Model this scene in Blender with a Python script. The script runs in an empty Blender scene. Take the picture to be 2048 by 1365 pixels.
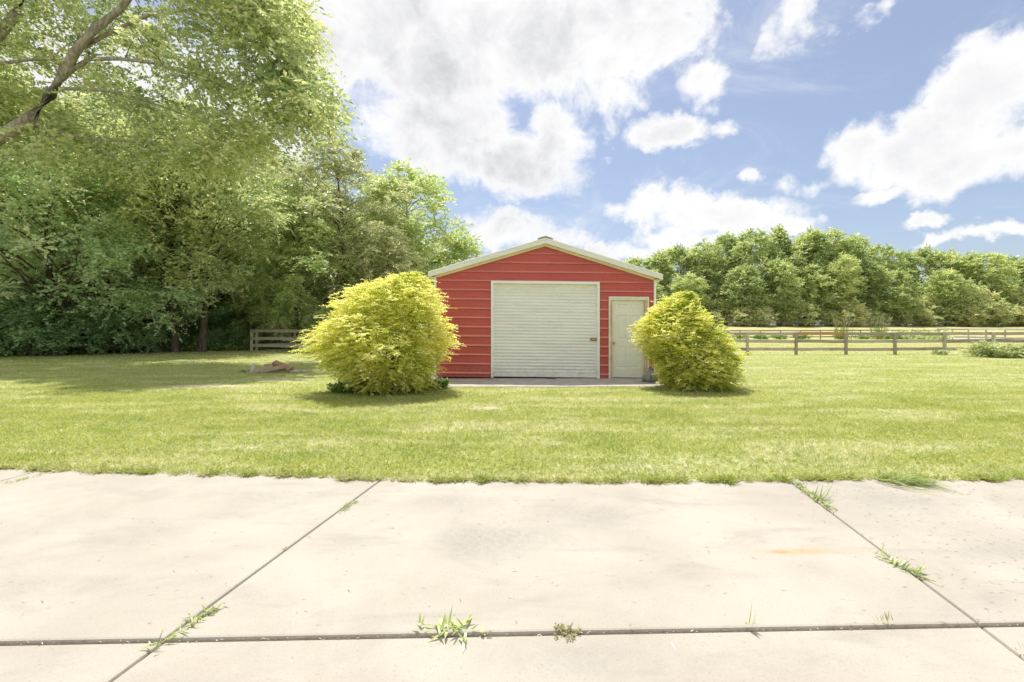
import bpy, bmesh, math, random
import numpy as np
from mathutils import Vector, Matrix

SC = bpy.context.scene
COL = SC.collection
R = math.radians

# ------------------------------------------------------------------ camera
CAM_H, FPX, HOR = 1.25, 910.0, 658.0          # eye height (m), focal length and horizon row at 2048 px width
cam_d = bpy.data.cameras.new('camera')
cam = bpy.data.objects.new('camera', cam_d)
COL.objects.link(cam)
cam.location = (0, 0, CAM_H)
cam.rotation_euler = (R(90), 0, 0)
cam_d.sensor_width = 36.0
cam_d.lens = FPX / 2048 * 36.0
cam_d.shift_y = (HOR - 682.5) / 2048
cam_d.clip_start = 0.05
cam_d.clip_end = 2000
SC.camera = cam

# ------------------------------------------------------------------ sun
SUN_VEC = Vector((-0.10, 0.36, 1.0)).normalized()        # towards the sun
sun_d = bpy.data.lights.new('sun', 'SUN')
sun_d.energy = 2.15
sun_d.angle = R(0.6)
sun_d.color = (1.0, 0.955, 0.88)
sun = bpy.data.objects.new('sun', sun_d)
COL.objects.link(sun)
sun.rotation_euler = (-SUN_VEC).to_track_quat('-Z', 'Y').to_euler()
sun.location = (-5, 20, 60)

# ------------------------------------------------------------------ exposure
SC.view_settings.view_transform = 'Standard'
SC.view_settings.look = 'None'
SC.view_settings.gamma = 1.0
SC.view_settings.use_curve_mapping = False
SC.view_settings.exposure = 1.36
SC.render.engine = 'CYCLES'
try:
    SC.cycles.max_bounces = 9
    SC.cycles.diffuse_bounces = 8
    SC.cycles.transmission_bounces = 8
    SC.cycles.transparent_max_bounces = 8
    SC.cycles.use_denoising = True
    SC.cycles.sample_clamp_indirect = 10.0
except Exception:
    pass


# ------------------------------------------------------------------ node helper
class NT:
    def __init__(s, tree):
        s.t = tree

    def n(s, typ, **kw):
        nd = s.t.nodes.new(typ)
        for k, v in kw.items():
            setattr(nd, k, v)
        return nd

    def put(s, sock, v):
        if v is None:
            return
        if isinstance(v, bpy.types.NodeSocket):
            s.t.links.new(v, sock)
        else:
            try:
                sock.default_value = v
            except Exception:
                sock.default_value = (v[0], v[1], v[2], 1.0)

    def m(s, op, a, b=None, c=None, clamp=False):
        nd = s.n('ShaderNodeMath', operation=op, use_clamp=clamp)
        for i, v in enumerate((a, b, c)):
            if v is not None:
                s.put(nd.inputs[i], v)
        return nd.outputs[0]

    def vm(s, op, a, b=None, scale=None):
        nd = s.n('ShaderNodeVectorMath', operation=op)
        s.put(nd.inputs[0], a)
        if b is not None:
            s.put(nd.inputs[1], b)
        if scale is not None:
            s.put(nd.inputs['Scale'], scale)
        return nd.outputs['Value'] if op in ('DOT_PRODUCT', 'LENGTH', 'DISTANCE') else nd.outputs[0]

    def noise(s, vec, scale, detail=4, rough=0.55, dist=0.0, out='Fac'):
        nd = s.n('ShaderNodeTexNoise')
        nd.inputs['Scale'].default_value = scale
        nd.inputs['Detail'].default_value = detail
        nd.inputs['Roughness'].default_value = rough
        nd.inputs['Distortion'].default_value = dist
        if vec is not None:
            s.t.links.new(vec, nd.inputs['Vector'])
        return nd.outputs[out]

    def ss(s, v, lo, hi, a=0.0, b=1.0):
        nd = s.n('ShaderNodeMapRange', interpolation_type='SMOOTHSTEP')
        s.put(nd.inputs['Value'], v)
        nd.inputs['From Min'].default_value = lo
        nd.inputs['From Max'].default_value = hi
        nd.inputs['To Min'].default_value = a
        nd.inputs['To Max'].default_value = b
        return nd.outputs[0]

    def mix(s, f, a, b, mode='MIX'):
        nd = s.n('ShaderNodeMix', data_type='RGBA', blend_type=mode)
        s.put(nd.inputs[0], f)
        s.put(nd.inputs[6], a if isinstance(a, bpy.types.NodeSocket) else (*a, 1.0))
        s.put(nd.inputs[7], b if isinstance(b, bpy.types.NodeSocket) else (*b, 1.0))
        return nd.outputs[2]

    def map(s, vec, loc=(0, 0, 0), rot=(0, 0, 0), sc=(1, 1, 1)):
        nd = s.n('ShaderNodeMapping')
        s.put(nd.inputs['Vector'], vec)
        nd.inputs['Location'].default_value = loc
        nd.inputs['Rotation'].default_value = rot
        nd.inputs['Scale'].default_value = sc
        return nd.outputs[0]

    def bump(s, h, strength=0.3, dist=0.01):
        nd = s.n('ShaderNodeBump')
        nd.inputs['Strength'].default_value = strength
        nd.inputs['Distance'].default_value = dist
        s.t.links.new(h, nd.inputs['Height'])
        return nd.outputs[0]


# ------------------------------------------------------------------ sky with clouds (world, by direction)
rs = random.Random(5)
world = bpy.data.worlds.new('World')
SC.world = world
world.use_nodes = True
W = NT(world.node_tree)
world.node_tree.nodes.clear()
SKY_STRENGTH = 0.10
sky = W.n('ShaderNodeTexSky', sky_type='NISHITA')
sky.sun_disc = False
sky.sun_elevation = math.asin(SUN_VEC.z)
sky.sun_rotation = math.atan2(SUN_VEC.x, SUN_VEC.y)
sky.air_density = 1.0
sky.dust_density = 1.6
sky.ozone_density = 1.2
gdir = W.n('ShaderNodeTexCoord').outputs['Generated']
gdir = W.vm('NORMALIZE', gdir)


def blob_axes(u, v, ru, rv):
    c = Vector((u, 1, v)).normalized()
    r = Vector((0, 0, 1)).cross(c).normalized() * -1
    t = c.cross(r).normalized() * -1
    k = 1 + u * u + v * v
    return c, r, t, ru * math.sqrt(1 + v * v) / k, rv * math.sqrt(1 + u * u) / k


CLOUDS = [  # centre x, y, half width, half height (at 2048 px), weight
    (640, 60, 210, 170, 1.1), (840, 90, 300, 200, 1.3), (1140, 70, 330, 165, 1.3), (1330, 40, 130, 120, 1.0),
    (880, 250, 190, 120, 1.2), (1040, 320, 170, 80, 1.1), (1130, 280, 85, 90, 1.0), (1225, 200, 85, 70, .75),
    (1215, 275, 40, 45, .6), (1410, 165, 75, 62, .9), (1340, 275, 85, 48, .95), (1440, 262, 34, 20, .55),
    (1575, 70, 42, 85, .55), (1690, 55, 70, 26, .42), (1590, 15, 40, 40, .5),
    (1850, 290, 230, 90, 1.2), (1990, 170, 150, 105, 1.2), (1960, 330, 200, 85, 1.2), (1725, 270, 100, 62, 1.0),
    (1760, 392, 95, 27, .85), (1650, 360, 45, 22, .45),
    (1030, 455, 130, 48, 1.0), (1100, 478, 90, 34, .9), (1210, 502, 46, 26, .8), (1150, 480, 60, 30, .7),
    (1430, 430, 205, 46, 1.05), (1320, 425, 95, 48, .95), (1590, 445, 90, 30, .8), (1400, 475, 150, 30, .8), (1290, 505, 55, 18, .7),
    (1868, 444, 58, 20, .8), (1985, 472, 150, 22, .85), (1890, 482, 70, 13, .7), (1700, 480, 60, 12, .4),
    (1495, 345, 22, 16, .5), (1583, 352, 34, 24, .4), (1770, 15, 40, 18, .4),
    (400, 250, 300, 220, 1.0), (60, 200, 260, 240, 1.0),
]
blobs = []
for (cx, cy, a, b, w) in CLOUDS:
    u, v = (cx - 1024) / FPX, (HOR - cy) / FPX
    blobs.append((*blob_axes(u, v, a / FPX, b / FPX), w))
wn1 = W.vm('SUBTRACT', W.noise(gdir, 5.0, 3, .5, out='Color'), (.5, .5, .5))
wn2 = W.vm('SUBTRACT', W.noise(gdir, 22.0, 4, .6, out='Color'), (.5, .5, .5))
wd = W.vm('ADD', gdir, W.vm('SCALE', wn1, scale=0.10))
wd = W.vm('ADD', wd, W.vm('SCALE', wn2, scale=0.055))
field = None
for (c, r, t, ra, rb, w) in blobs:
    da = W.vm('DOT_PRODUCT', wd, tuple(r / ra))
    db = W.vm('DOT_PRODUCT', wd, tuple(t / rb))
    dc = W.vm('DOT_PRODUCT', wd, tuple(c))
    q = W.m('ADD', W.m('MULTIPLY', da, da), W.m('MULTIPLY', db, db))
    f = W.m('MULTIPLY', W.m('SUBTRACT', 1.0, W.m('MINIMUM', q, 3.0)), w)
    f = W.m('MINIMUM', f, W.m('MULTIPLY_ADD', dc, 40.0, -12.0))      # front half only
    field = f if field is None else W.m('SMOOTH_MAX', field, f, 0.18)
# the same kind of broken cloud goes on all round, behind the camera and overhead
sepd = W.n('ShaderNodeSeparateXYZ'); W.put(sepd.inputs[0], gdir)
allround = W.m('MULTIPLY', W.m('SUBTRACT', W.noise(gdir, 2.6, 3, .5), .40), 6.0)
field = W.m('ADD', field, W.m('MULTIPLY', W.m('SUBTRACT', W.m('MINIMUM', allround, 1.2), field), W.ss(sepd.outputs[1], .50, .30)))
fb = W.noise(gdir, 11.0, 7, .64, 0.3)
fb2 = W.noise(gdir, 3.2, 3, .55, 0.4)
dens_raw = W.m('ADD', field, W.m('MULTIPLY', W.m('SUBTRACT', fb, .5), 2.9))
dens_raw = W.m('ADD', dens_raw, W.m('MULTIPLY', W.m('SUBTRACT', fb2, .5), .5))
dens = W.ss(dens_raw, -0.05, 0.75)
# thick cloud is greyer, thin edges and puffs are white
shade = W.m('ADD', W.m('MULTIPLY', W.ss(dens_raw, 0.4, 2.4), .55), W.m('MULTIPLY', W.ss(W.noise(W.map(gdir, sc=(1, 1, 1.7)), 3.4, 7, .60, .6), .26, .78), .75))
shade = W.m('MULTIPLY', shade, W.ss(dens_raw, 0.1, 1.5))
shade = W.m('MULTIPLY', W.m('MINIMUM', shade, 1.0), W.ss(sepd.outputs[0], .14, .40, 1.0, .5))
CW = 4.15
cloud_c = W.mix(shade, (CW, CW * .995, CW * .99), (CW * .57, CW * .575, CW * .605))
sky_c = W.mix(1.0, W.mix(0.22, sky.outputs[0], (4.3, 4.5, 5.0)), (.565, .565, .58), 'MULTIPLY')               # thin bright summer veil over the blue
cirr = W.ss(W.noise(W.map(gdir, sc=(1, 1, 2.2)), 3.0, 6, .68, 1.2), .5, .8, 0, .28)
sky_c = W.mix(cirr, sky_c, (CW, CW, CW))
fin = W.mix(W.m('MULTIPLY', dens, .97), sky_c, cloud_c)
bg = W.n('ShaderNodeBackground')
W.put(bg.inputs['Color'], fin)
bg.inputs['Strength'].default_value = SKY_STRENGTH
wo = W.n('ShaderNodeOutputWorld')
world.node_tree.links.new(bg.outputs[0], wo.inputs['Surface'])
try:
    world.cycles.sampling_method = 'MANUAL'
    world.cycles.sample_map_resolution = 512
except Exception:
    pass


# ------------------------------------------------------------------ generic helpers
def gp(px, py, z=0.0):
    """photo pixel on the ground plane z -> (X, Y)"""
    d = FPX * (CAM_H - z) / (py - HOR)
    return ((px - 1024) / FPX * d, d)


def pt(px, py, d):
    return Vector(((px - 1024) / FPX * d, d, CAM_H - (py - HOR) / FPX * d))


def X(px, d):
    return (px - 1024) / FPX * d


def link(name, data, parent=None):
    o = bpy.data.objects.new(name, data)
    COL.objects.link(o)
    if parent is not None:
        o.parent = parent
    return o


def tag(o, label=None, cat=None, group=None, kind=None):
    if label: o['label'] = label
    if cat: o['category'] = cat
    if group: o['group'] = group
    if kind: o['kind'] = kind
    return o


def empty(name, loc, label, cat, group=None, rz=0.0):
    e = link(name, None)
    e.empty_display_size = 0.2
    e.location = loc
    e.rotation_euler = (0, 0, rz)
    return tag(e, label, cat, group)


def mesh_np(name, V, F, mat, tint=None, smooth=False):
    """V (n,3), F (m,3) or (m,4) arrays -> mesh datablock"""
    V = np.asarray(V, dtype=np.float32)
    F = np.asarray(F, dtype=np.int32)
    me = bpy.data.meshes.new(name)
    k = F.shape[1]
    me.vertices.add(len(V))
    me.vertices.foreach_set('co', V.ravel())
    me.loops.add(F.size)
    me.loops.foreach_set('vertex_index', F.ravel())
    me.polygons.add(len(F))
    me.polygons.foreach_set('loop_start', np.arange(0, F.size, k, dtype=np.int32))
    me.polygons.foreach_set('loop_total', np.full(len(F), k, dtype=np.int32))
    if smooth:
        me.polygons.foreach_set('use_smooth', np.ones(len(F), dtype=bool))
    me.update(calc_edges=True)
    if tint is not None:
        at = me.attributes.new('tint', 'FLOAT', 'POINT')
        at.data.foreach_set('value', np.asarray(tint, dtype=np.float32))
    if mat is not None:
        me.materials.append(mat)
    return me


class MB:
    """small polygon collector"""
    def __init__(s):
        s.v, s.f = [], []

    def add(s, vs, fs):
        o = len(s.v)
        s.v += [tuple(p) for p in vs]
        s.f += [tuple(i + o for i in f) for f in fs]

    def box(s, x0, x1, y0, y1, z0, z1):
        s.add([(x0, y0, z0), (x1, y0, z0), (x1, y1, z0), (x0, y1, z0), (x0, y0, z1), (x1, y0, z1), (x1, y1, z1), (x0, y1, z1)],
              [(3, 2, 1, 0), (4, 5, 6, 7), (0, 1, 5, 4), (1, 2, 6, 5), (2, 3, 7, 6), (3, 0, 4, 7)])

    def tube(s, pts, rad, n=8, cap=True):
        V, F = tube(pts, rad, n, cap)
        s.add([tuple(p) for p in V], F)

    def build(s, name, mat, parent=None, smooth=False, bevel=0.0, fix=None):
        me = bpy.data.meshes.new(name)
        vs = [fix(p) for p in s.v] if fix else s.v
        me.from_pydata(vs, [], s.f)
        me.update()
        if bevel > 0:
            bm = bmesh.new(); bm.from_mesh(me)
            bmesh.ops.bevel(bm, geom=[e for e in bm.edges if len(e.link_faces) == 2 and e.calc_face_angle(0) > .6], offset=bevel,
                            segments=1, affect='EDGES', profile=.5)
            bm.to_mesh(me); bm.free()
        if smooth:
            for p in me.polygons: p.use_smooth = True
        if mat: me.materials.append(mat)
        return link(name, me, parent)


def tube(pts, rad, n=6, cap=True):
    pts = [Vector(p) for p in pts]
    V, F = [], []
    ref = Vector((0.31, 0.17, 0.93))
    for i, p in enumerate(pts):
        d = (pts[min(i + 1, len(pts) - 1)] - pts[max(i - 1, 0)])
        d = d.normalized() if d.length > 1e-9 else Vector((0, 0, 1))
        a = d.cross(ref)
        if a.length < .15: a = d.cross(Vector((1, 0, 0)))
        a.normalize(); b = d.cross(a)
        r = rad[i] if hasattr(rad, '__len__') else rad
        for k in range(n):
            t = 2 * math.pi * k / n
            V.append(p + (a * math.cos(t) + b * math.sin(t)) * r)
    for i in range(len(pts) - 1):
        for k in range(n):
            k2 = (k + 1) % n
            F.append((i * n + k, i * n + k2, (i + 1) * n + k2, (i + 1) * n + k))
    if cap:
        F.append(tuple(range(n))[::-1])
        F.append(tuple((len(pts) - 1) * n + k for k in range(n)))
    return V, F


def nrm(a):
    return a / np.maximum(np.linalg.norm(a, axis=-1, keepdims=True), 1e-9)


UP = np.array([0, 0, 1.0])


def kites(P, T, N, L, Wd, fold=.12):
    """leaf-shaped folded quads: base P, along T, normal N, length L, width Wd"""
    B = np.cross(T, N)
    B = nrm(B); N = nrm(np.cross(B, T))
    L = L[:, None]; Wd = Wd[:, None]
    v0 = P; v1 = P + T * L * .45 + B * Wd * .5 + N * Wd * fold * 2
    v2 = P + T * L; v3 = P + T * L * .45 - B * Wd * .5 + N * Wd * fold * 2
    V = np.stack([v0, v1, v2, v3], 1).reshape(-1, 3)
    i = np.arange(len(P)) * 4
    F = np.concatenate([np.stack([i, i + 1, i + 2], 1), np.stack([i, i + 2, i + 3], 1)])
    return V, F


def sprays(rng, O, D, L, n, leaf, wid, tint0, droop=.25, flat=.8, jit=.5, out=.7, tj=.25, squash=1.0):
    """twigs with two ranks of leaves. O,D (S,3), L (S,) -> leaf verts, faces, tint"""
    S = len(O)
    side = np.cross(D, UP) + rng.normal(0, .15, (S, 3))
    side = nrm(side)
    t = (np.arange(n)[None] + rng.random((S, n))) / n
    t = .08 + .92 * t
    pos = O[:, None] + D[:, None] * (L[:, None] * t)[..., None] - UP * (droop * L[:, None] * t * t)[..., None]
    sg = np.where((np.arange(n) % 2) == 0, 1.0, -1.0)[None, :, None]
    ld = nrm(D[:, None] * (1 - out * .5) + side[:, None] * sg * out + rng.normal(0, jit * .5, (S, n, 3)) - UP * droop * .4)
    ln = nrm(UP * flat + rng.normal(0, jit, (S, n, 3)) + D[:, None] * .25)
    ll = leaf * rng.uniform(.45, 1.35, (S, n))
    ww = wid * rng.uniform(.7, 1.2, (S, n))
    V, F = kites(pos.reshape(-1, 3), ld.reshape(-1, 3), ln.reshape(-1, 3), ll.ravel(), ww.ravel())
    tt = np.clip(tint0[:, None] + rng.normal(0, tj, (S, n)), 0, 1)
    return V, F, np.repeat(tt.ravel(), 4)


# ------------------------------------------------------------------ materials
def new_mat(name):
    m = bpy.data.materials.new(name)
    m.use_nodes = True
    m.node_tree.nodes.clear()
    return m, NT(m.node_tree)


def finish(m, N, color, rough=.5, bump=None, spec=.5, metal=0.0, trans=None, trans_f=0.0, coat=0.0):
    p = N.n('ShaderNodeBsdfPrincipled')
    N.put(p.inputs['Base Color'], color if isinstance(color, bpy.types.NodeSocket) else (*color, 1))
    N.put(p.inputs['Roughness'], rough)
    p.inputs['Specular IOR Level'].default_value = spec
    p.inputs['Metallic'].default_value = metal
    if coat: p.inputs['Coat Weight'].default_value = coat
    if bump is not None: N.t.links.new(bump, p.inputs['Normal'])
    sh = p.outputs[0]
    if trans is not None:
        tr = N.n('ShaderNodeBsdfTranslucent')
        N.put(tr.inputs['Color'], trans)
        mx = N.n('ShaderNodeMixShader')
        mx.inputs[0].default_value = trans_f
        N.t.links.new(sh, mx.inputs[1]); N.t.links.new(tr.outputs[0], mx.inputs[2])
        sh = mx.outputs[0]
    o = N.n('ShaderNodeOutputMaterial')
    N.t.links.new(sh, o.inputs['Surface'])
    return m


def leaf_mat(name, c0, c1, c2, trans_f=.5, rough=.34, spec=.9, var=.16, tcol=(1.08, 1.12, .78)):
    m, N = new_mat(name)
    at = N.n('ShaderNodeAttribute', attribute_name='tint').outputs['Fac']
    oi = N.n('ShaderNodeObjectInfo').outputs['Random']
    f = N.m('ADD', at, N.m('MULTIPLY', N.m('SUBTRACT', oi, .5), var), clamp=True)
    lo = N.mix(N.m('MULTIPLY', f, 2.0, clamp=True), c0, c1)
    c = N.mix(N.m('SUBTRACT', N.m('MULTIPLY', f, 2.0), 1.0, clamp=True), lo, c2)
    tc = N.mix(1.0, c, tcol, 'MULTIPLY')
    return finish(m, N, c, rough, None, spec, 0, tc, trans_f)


def plain_mat(name, c, rough=.5, spec=.5, var=.12, scale=6.0, bump=0.0, bscale=40, metal=0.0, dirt=None):
    m, N = new_mat(name)
    oc = N.n('ShaderNodeTexCoord').outputs['Object']
    nz = N.noise(oc, scale, 6, .6)
    c1 = tuple(max(0, x * (1 - var)) for x in c); c2 = tuple(min(1, x * (1 + var)) for x in c)
    col = N.mix(N.ss(nz, .3, .7), c1, c2)
    if dirt:
        col = N.mix(N.ss(N.noise(oc, scale * 2.3, 8, .7), .56, .78, 0, .7), col, dirt)
    b = N.bump(N.noise(oc, bscale, 5, .6), bump, .01) if bump else None
    return finish(m, N, col, rough, b, spec, metal)


def wood_mat(name, c1, c2, c3=None):
    m, N = new_mat(name)
    tc = N.n('ShaderNodeTexCoord').outputs['Object']
    oi = N.n('ShaderNodeObjectInfo').outputs['Random']
    off = N.n('ShaderNodeCombineXYZ')
    N.put(off.inputs[0], N.m('MULTIPLY', oi, 37.0)); N.put(off.inputs[1], N.m('MULTIPLY', oi, 11.0))
    v = N.vm('ADD', tc, off.outputs[0])
    g = N.noise(N.map(v, sc=(1.2, 14, 14)), 2.6, 8, .65, .6)
    col = N.mix(N.ss(g, .3, .7), c1, c2)
    col = N.mix(N.ss(N.noise(v, 1.6, 5, .6), .45, .75, 0, .6), col, c3 or tuple(x * .55 for x in c1))
    vmul = N.m('MULTIPLY_ADD', oi, .5, .75)
    col = N.mix(1.0, col, N.vm('SCALE', (1, 1, 1), scale=vmul), 'MULTIPLY')
    return finish(m, N, col, .85, N.bump(g, .5, .01), .2)


M = {}
# foliage
M['oak'] = leaf_mat('oak_leaf', (0.254, 0.326, 0.201), (0.516, 0.585, 0.301), (0.842, 0.802, 0.516))
M['maple'] = leaf_mat('maple_leaf', (0.276, 0.404, 0.263), (0.586, 0.742, 0.439), (0.880, 0.862, 0.736))
M['bright'] = leaf_mat('bright_leaf', (0.334, 0.435, 0.172), (0.557, 0.661, 0.319), (0.874, 0.819, 0.621))
M['olive'] = leaf_mat('olive_leaf', (0.326, 0.352, 0.201), (0.563, 0.580, 0.354), (0.871, 0.843, 0.611), .4)
M['deep'] = leaf_mat('deep_leaf', (0.166, 0.281, 0.150), (0.319, 0.491, 0.246), (0.616, 0.753, 0.415))
M['far'] = leaf_mat('far_leaf', (0.258, 0.349, 0.187), (0.542, 0.629, 0.295), (0.880, 0.862, 0.498), .5, var=.3)
M['gold'] = leaf_mat('golden_leaf', (.30, .42, .08), (.80, .78, .19), (.95, .93, .58), .5, .38, .7, tcol=(1.1, 1.1, .6))
M['weed'] = leaf_mat('weed_leaf', (.10, .19, .05), (.25, .38, .11), (.50, .60, .24))
M['pale_grass'] = leaf_mat('pale_grass', (.34, .34, .16), (.50, .46, .26), (.66, .58, .38), .35)
M['tuft'] = leaf_mat('tuft_grass', (.20, .30, .07), (.36, .46, .12), (.62, .64, .26), .4)


def bark_mat(name, c1, c2):
    m, N = new_mat(name)
    oc = N.n('ShaderNodeTexCoord').outputs['Object']
    g = N.noise(N.map(oc, sc=(1, 1, .22)), 9, 8, .7, .5)
    return finish(m, N, N.mix(N.ss(g, .35, .65), c1, c2), .9, N.bump(g, .9, .03), .2)


M['bark'] = bark_mat('bark', (.055, .042, .032), (.17, .135, .105))
M['bark_pale'] = bark_mat('pale_bark', (.20, .17, .14), (.46, .41, .35))


# lawn ground and blades share one colour field
def lawn_color(N, oc, f=None):
    big = N.noise(oc, .35, 5, .6, .4)
    mid = N.noise(oc, 1.5, 6, .62, .5)
    streak = N.noise(N.map(oc, rot=(0, 0, .12), sc=(.35, 1.5, 1)), 1.1, 6, .62, .8)
    g1, g2 = (.36, .43, .115), (.48, .515, .175)
    c = N.mix(N.ss(mid, .34, .64), g1, g2)
    c = N.mix(N.ss(big, .5, .7, 0, .6), c, (.53, .55, .22))
    dry = N.m('MULTIPLY', N.ss(streak, .46, .62), N.ss(N.noise(oc, 9, 5, .65), .36, .60))
    c = N.mix(N.m('MULTIPLY', dry, .78), c, (.80, .77, .60))
    c = N.mix(N.ss(N.noise(oc, 2.8, 5, .65, .8), .56, .72, 0, .5), c, (.30, .41, .08))
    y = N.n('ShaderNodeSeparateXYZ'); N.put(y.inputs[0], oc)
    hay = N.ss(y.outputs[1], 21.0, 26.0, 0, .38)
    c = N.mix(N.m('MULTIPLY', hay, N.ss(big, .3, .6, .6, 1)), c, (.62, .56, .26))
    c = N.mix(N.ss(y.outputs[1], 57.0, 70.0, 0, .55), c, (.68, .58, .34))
    return c


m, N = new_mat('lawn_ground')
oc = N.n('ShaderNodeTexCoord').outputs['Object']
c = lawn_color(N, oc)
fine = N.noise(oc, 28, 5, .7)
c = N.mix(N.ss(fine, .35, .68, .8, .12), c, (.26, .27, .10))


def ell(N, oc, x, y, rx, ry, soft=.6, amp=.9, ns=4.0):
    """distorted ellipse mask in the ground plane"""
    w = N.vm('SUBTRACT', N.noise(oc, ns, 5, .65, out='Color'), (.5, .5, .5))
    p = N.vm('ADD', N.map(oc, loc=(-x / rx, -y / ry, 0), sc=(1 / rx, 1 / ry, 0)), N.vm('MULTIPLY', w, (amp, amp, 0)))
    return N.ss(N.vm('LENGTH', p), 1.0, 1.0 - soft)


BARE = [(*gp(975, 815), .36, .16), (*gp(420, 771), 1.5, .30), (*gp(560, 757), 1.0, .22)]
for (bx, by, ra, rb) in BARE:
    c = N.mix(N.m('MULTIPLY', ell(N, oc, bx, by, ra, rb), .85), c, (.50, .42, .31))
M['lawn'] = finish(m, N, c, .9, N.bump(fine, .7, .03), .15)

m, N = new_mat('lawn_blade')
oc = N.n('ShaderNodeTexCoord').outputs['Object']
at = N.n('ShaderNodeAttribute', attribute_name='tint').outputs['Fac']
c = lawn_color(N, oc)
c = N.mix(N.ss(at, .0, .45, .75, 0), c, (.22, .30, .05))
c = N.mix(N.ss(at, .72, 1.0, 0, .8), c, (.74, .68, .42))
M['blade'] = finish(m, N, c, .5, None, .35, 0, N.mix(1.0, c, (1.2, 1.15, .6), 'MULTIPLY'), .38)

# driveway concrete
m, N = new_mat('driveway_concrete')
oc = N.n('ShaderNodeTexCoord').outputs['Object']
c = N.mix(N.ss(N.noise(oc, 1.1, 6, .6, .4), .32, .68), (.395, .360, .303), (.462, .425, .362))
c = N.mix(N.ss(N.noise(N.map(oc, rot=(0, 0, .35), sc=(.6, 1.6, 1)), 2.2, 7, .65, .5), .48, .74, 0, .6), c, (.31, .283, .243))
for (sx, sy, ra, rb, k) in ((-.12, 2.72, .62, .38, .38), (.55, 3.1, .7, .3, .28), (-.45, 3.3, .4, .2, .3), (2.75, 3.35, .45, .3, .30),
                            (-1.75, 3.35, .75, .22, .25), (.25, 1.72, .5, .16, .22), (3.0, 2.55, .8, .25, .25)):
    mk = N.m('MULTIPLY', ell(N, oc, sx, sy, ra, rb, .9, 1.4, 2.6), N.ss(N.noise(oc, 26, 6, .75), .32, .62, .35, 1))
    c = N.mix(N.m('MULTIPLY', mk, min(.8, k * 1.7)), c, (.28, .268, .24))
c = N.mix(N.m('MULTIPLY', ell(N, oc, 1.62, 2.555, .40, .055, .9, .5, 7), .55), c, (.50, .32, .14))
c = N.mix(N.m('MULTIPLY', ell(N, oc, 1.50, 2.545, .10, .03, .9, .3, 9), .6), c, (.42, .24, .09))
c = N.mix(N.m('MULTIPLY', ell(N, oc, 2.0, 2.59, .14, .03, .9, .5, 9), .4), c, (.50, .31, .14))
c = N.mix(N.m('MULTIPLY', ell(N, oc, *gp(1346, 1287), .004, .03, .8, .6, 20), .7), c, (.7, .7, .66))
fine = N.noise(oc, 130, 5, .75)
c = N.mix(N.ss(fine, .53, .72, 0, .5), c, (.20, .178, .148))
c = N.mix(N.ss(N.noise(oc, 62, 4, .7), .56, .72, 0, .35), c, (.23, .205, .17))
c = N.mix(N.ss(N.noise(oc, 55, 2, .5), .70, .76, 0, .4), c, (.22, .19, .15))
c = N.mix(N.ss(fine, .45, .25, 0, .35), c, (.62, .56, .48))
hh = N.m('ADD', fine, N.m('MULTIPLY', N.noise(N.map(oc, rot=(0, 0, .17), sc=(1, 8, 1)), 40, 3, .6), .5))
M['concrete'] = finish(m, N, c, .82, N.bump(hh, .35, .006), .25)

m, N = new_mat('pad_concrete')
oc = N.n('ShaderNodeTexCoord').outputs['Object']
c = N.mix(N.ss(N.noise(oc, 3.1, 7, .65, .5), .3, .7), (.36, .33, .30), (.50, .47, .43))
c = N.mix(N.ss(N.noise(oc, 60, 4, .7), .55, .75, 0, .4), c, (.22, .2, .18))
M['pad'] = finish(m, N, c, .85, N.bump(N.noise(oc, 90, 4, .7), .3, .006), .25)
M['dirt'] = plain_mat('joint_dirt', (.31, .25, .185), .95, .1, .45, 30, .8, 60)
M['gravel'] = plain_mat('pale_gravel', (.55, .50, .43), .95, .1, .2, 3, .6, 20)

# shed
def metal_mat(name, c, dirt, var=.06, rough=.38, low=0.0):
    m, N = new_mat(name)
    oc = N.n('ShaderNodeTexCoord').outputs['Object']
    col = N.mix(N.ss(N.noise(N.map(oc, sc=(.5, .5, 3)), 2.5, 6, .6), .3, .7), tuple(x * (1 - var) for x in c), tuple(min(1, x * (1 + var)) for x in c))
    col = N.mix(N.ss(N.noise(N.map(oc, sc=(2.5, 1, .5)), 3.5, 8, .7), .58, .85, 0, .3), col, dirt)
    z = N.n('ShaderNodeSeparateXYZ'); N.put(z.inputs[0], oc)
    spl = N.m('MULTIPLY', N.ss(z.outputs[2], .55, .02), N.ss(N.noise(oc, 9, 7, .7), .40, .70))
    col = N.mix(N.m('MULTIPLY', spl, low), col, dirt)
    return finish(m, N, col, N.ss(N.noise(oc, 3, 5, .6), .3, .7, rough, rough + .18), N.bump(N.noise(N.map(oc, sc=(.3, .3, 1)), 4, 3, .5), .12, .02), .5)


M['red'] = metal_mat('red_painted_steel', (.50, .088, .072), (.44, .19, .15), .06, .26, .7)
M['red_highlight'] = metal_mat('painted_rib_highlight', (.66, .25, .21), (.55, .25, .2), .08, .4, .4)  # paler red with the ribs' sky highlight put into the colour
M['white'] = metal_mat('white_trim', (.85, .85, .80), (.5, .46, .36), .04, .42, .4)
M['cream'] = metal_mat('cream_trim', (.76, .68, .46), (.5, .42, .28), .05, .5, .2)
M['fascia'] = metal_mat('fascia_white', (.76, .76, .72), (.45, .43, .38), .05, .45)
M['curtain'] = metal_mat('roller_curtain', (.81, .81, .765), (.50, .46, .37), .05, .42, .55)
M['door'] = metal_mat('door_cream', (.80, .79, .70), (.48, .43, .30), .03, .45, .3)
M['jamb'] = plain_mat('bare_jamb', (.60, .46, .27), .8, .2, .25, 5, .3, 30, dirt=(.35, .25, .14))
M['casing'] = plain_mat('casing_white', (.80, .77, .68), .6, .4, .06, 5, .15, 40, dirt=(.5, .44, .34))
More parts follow.
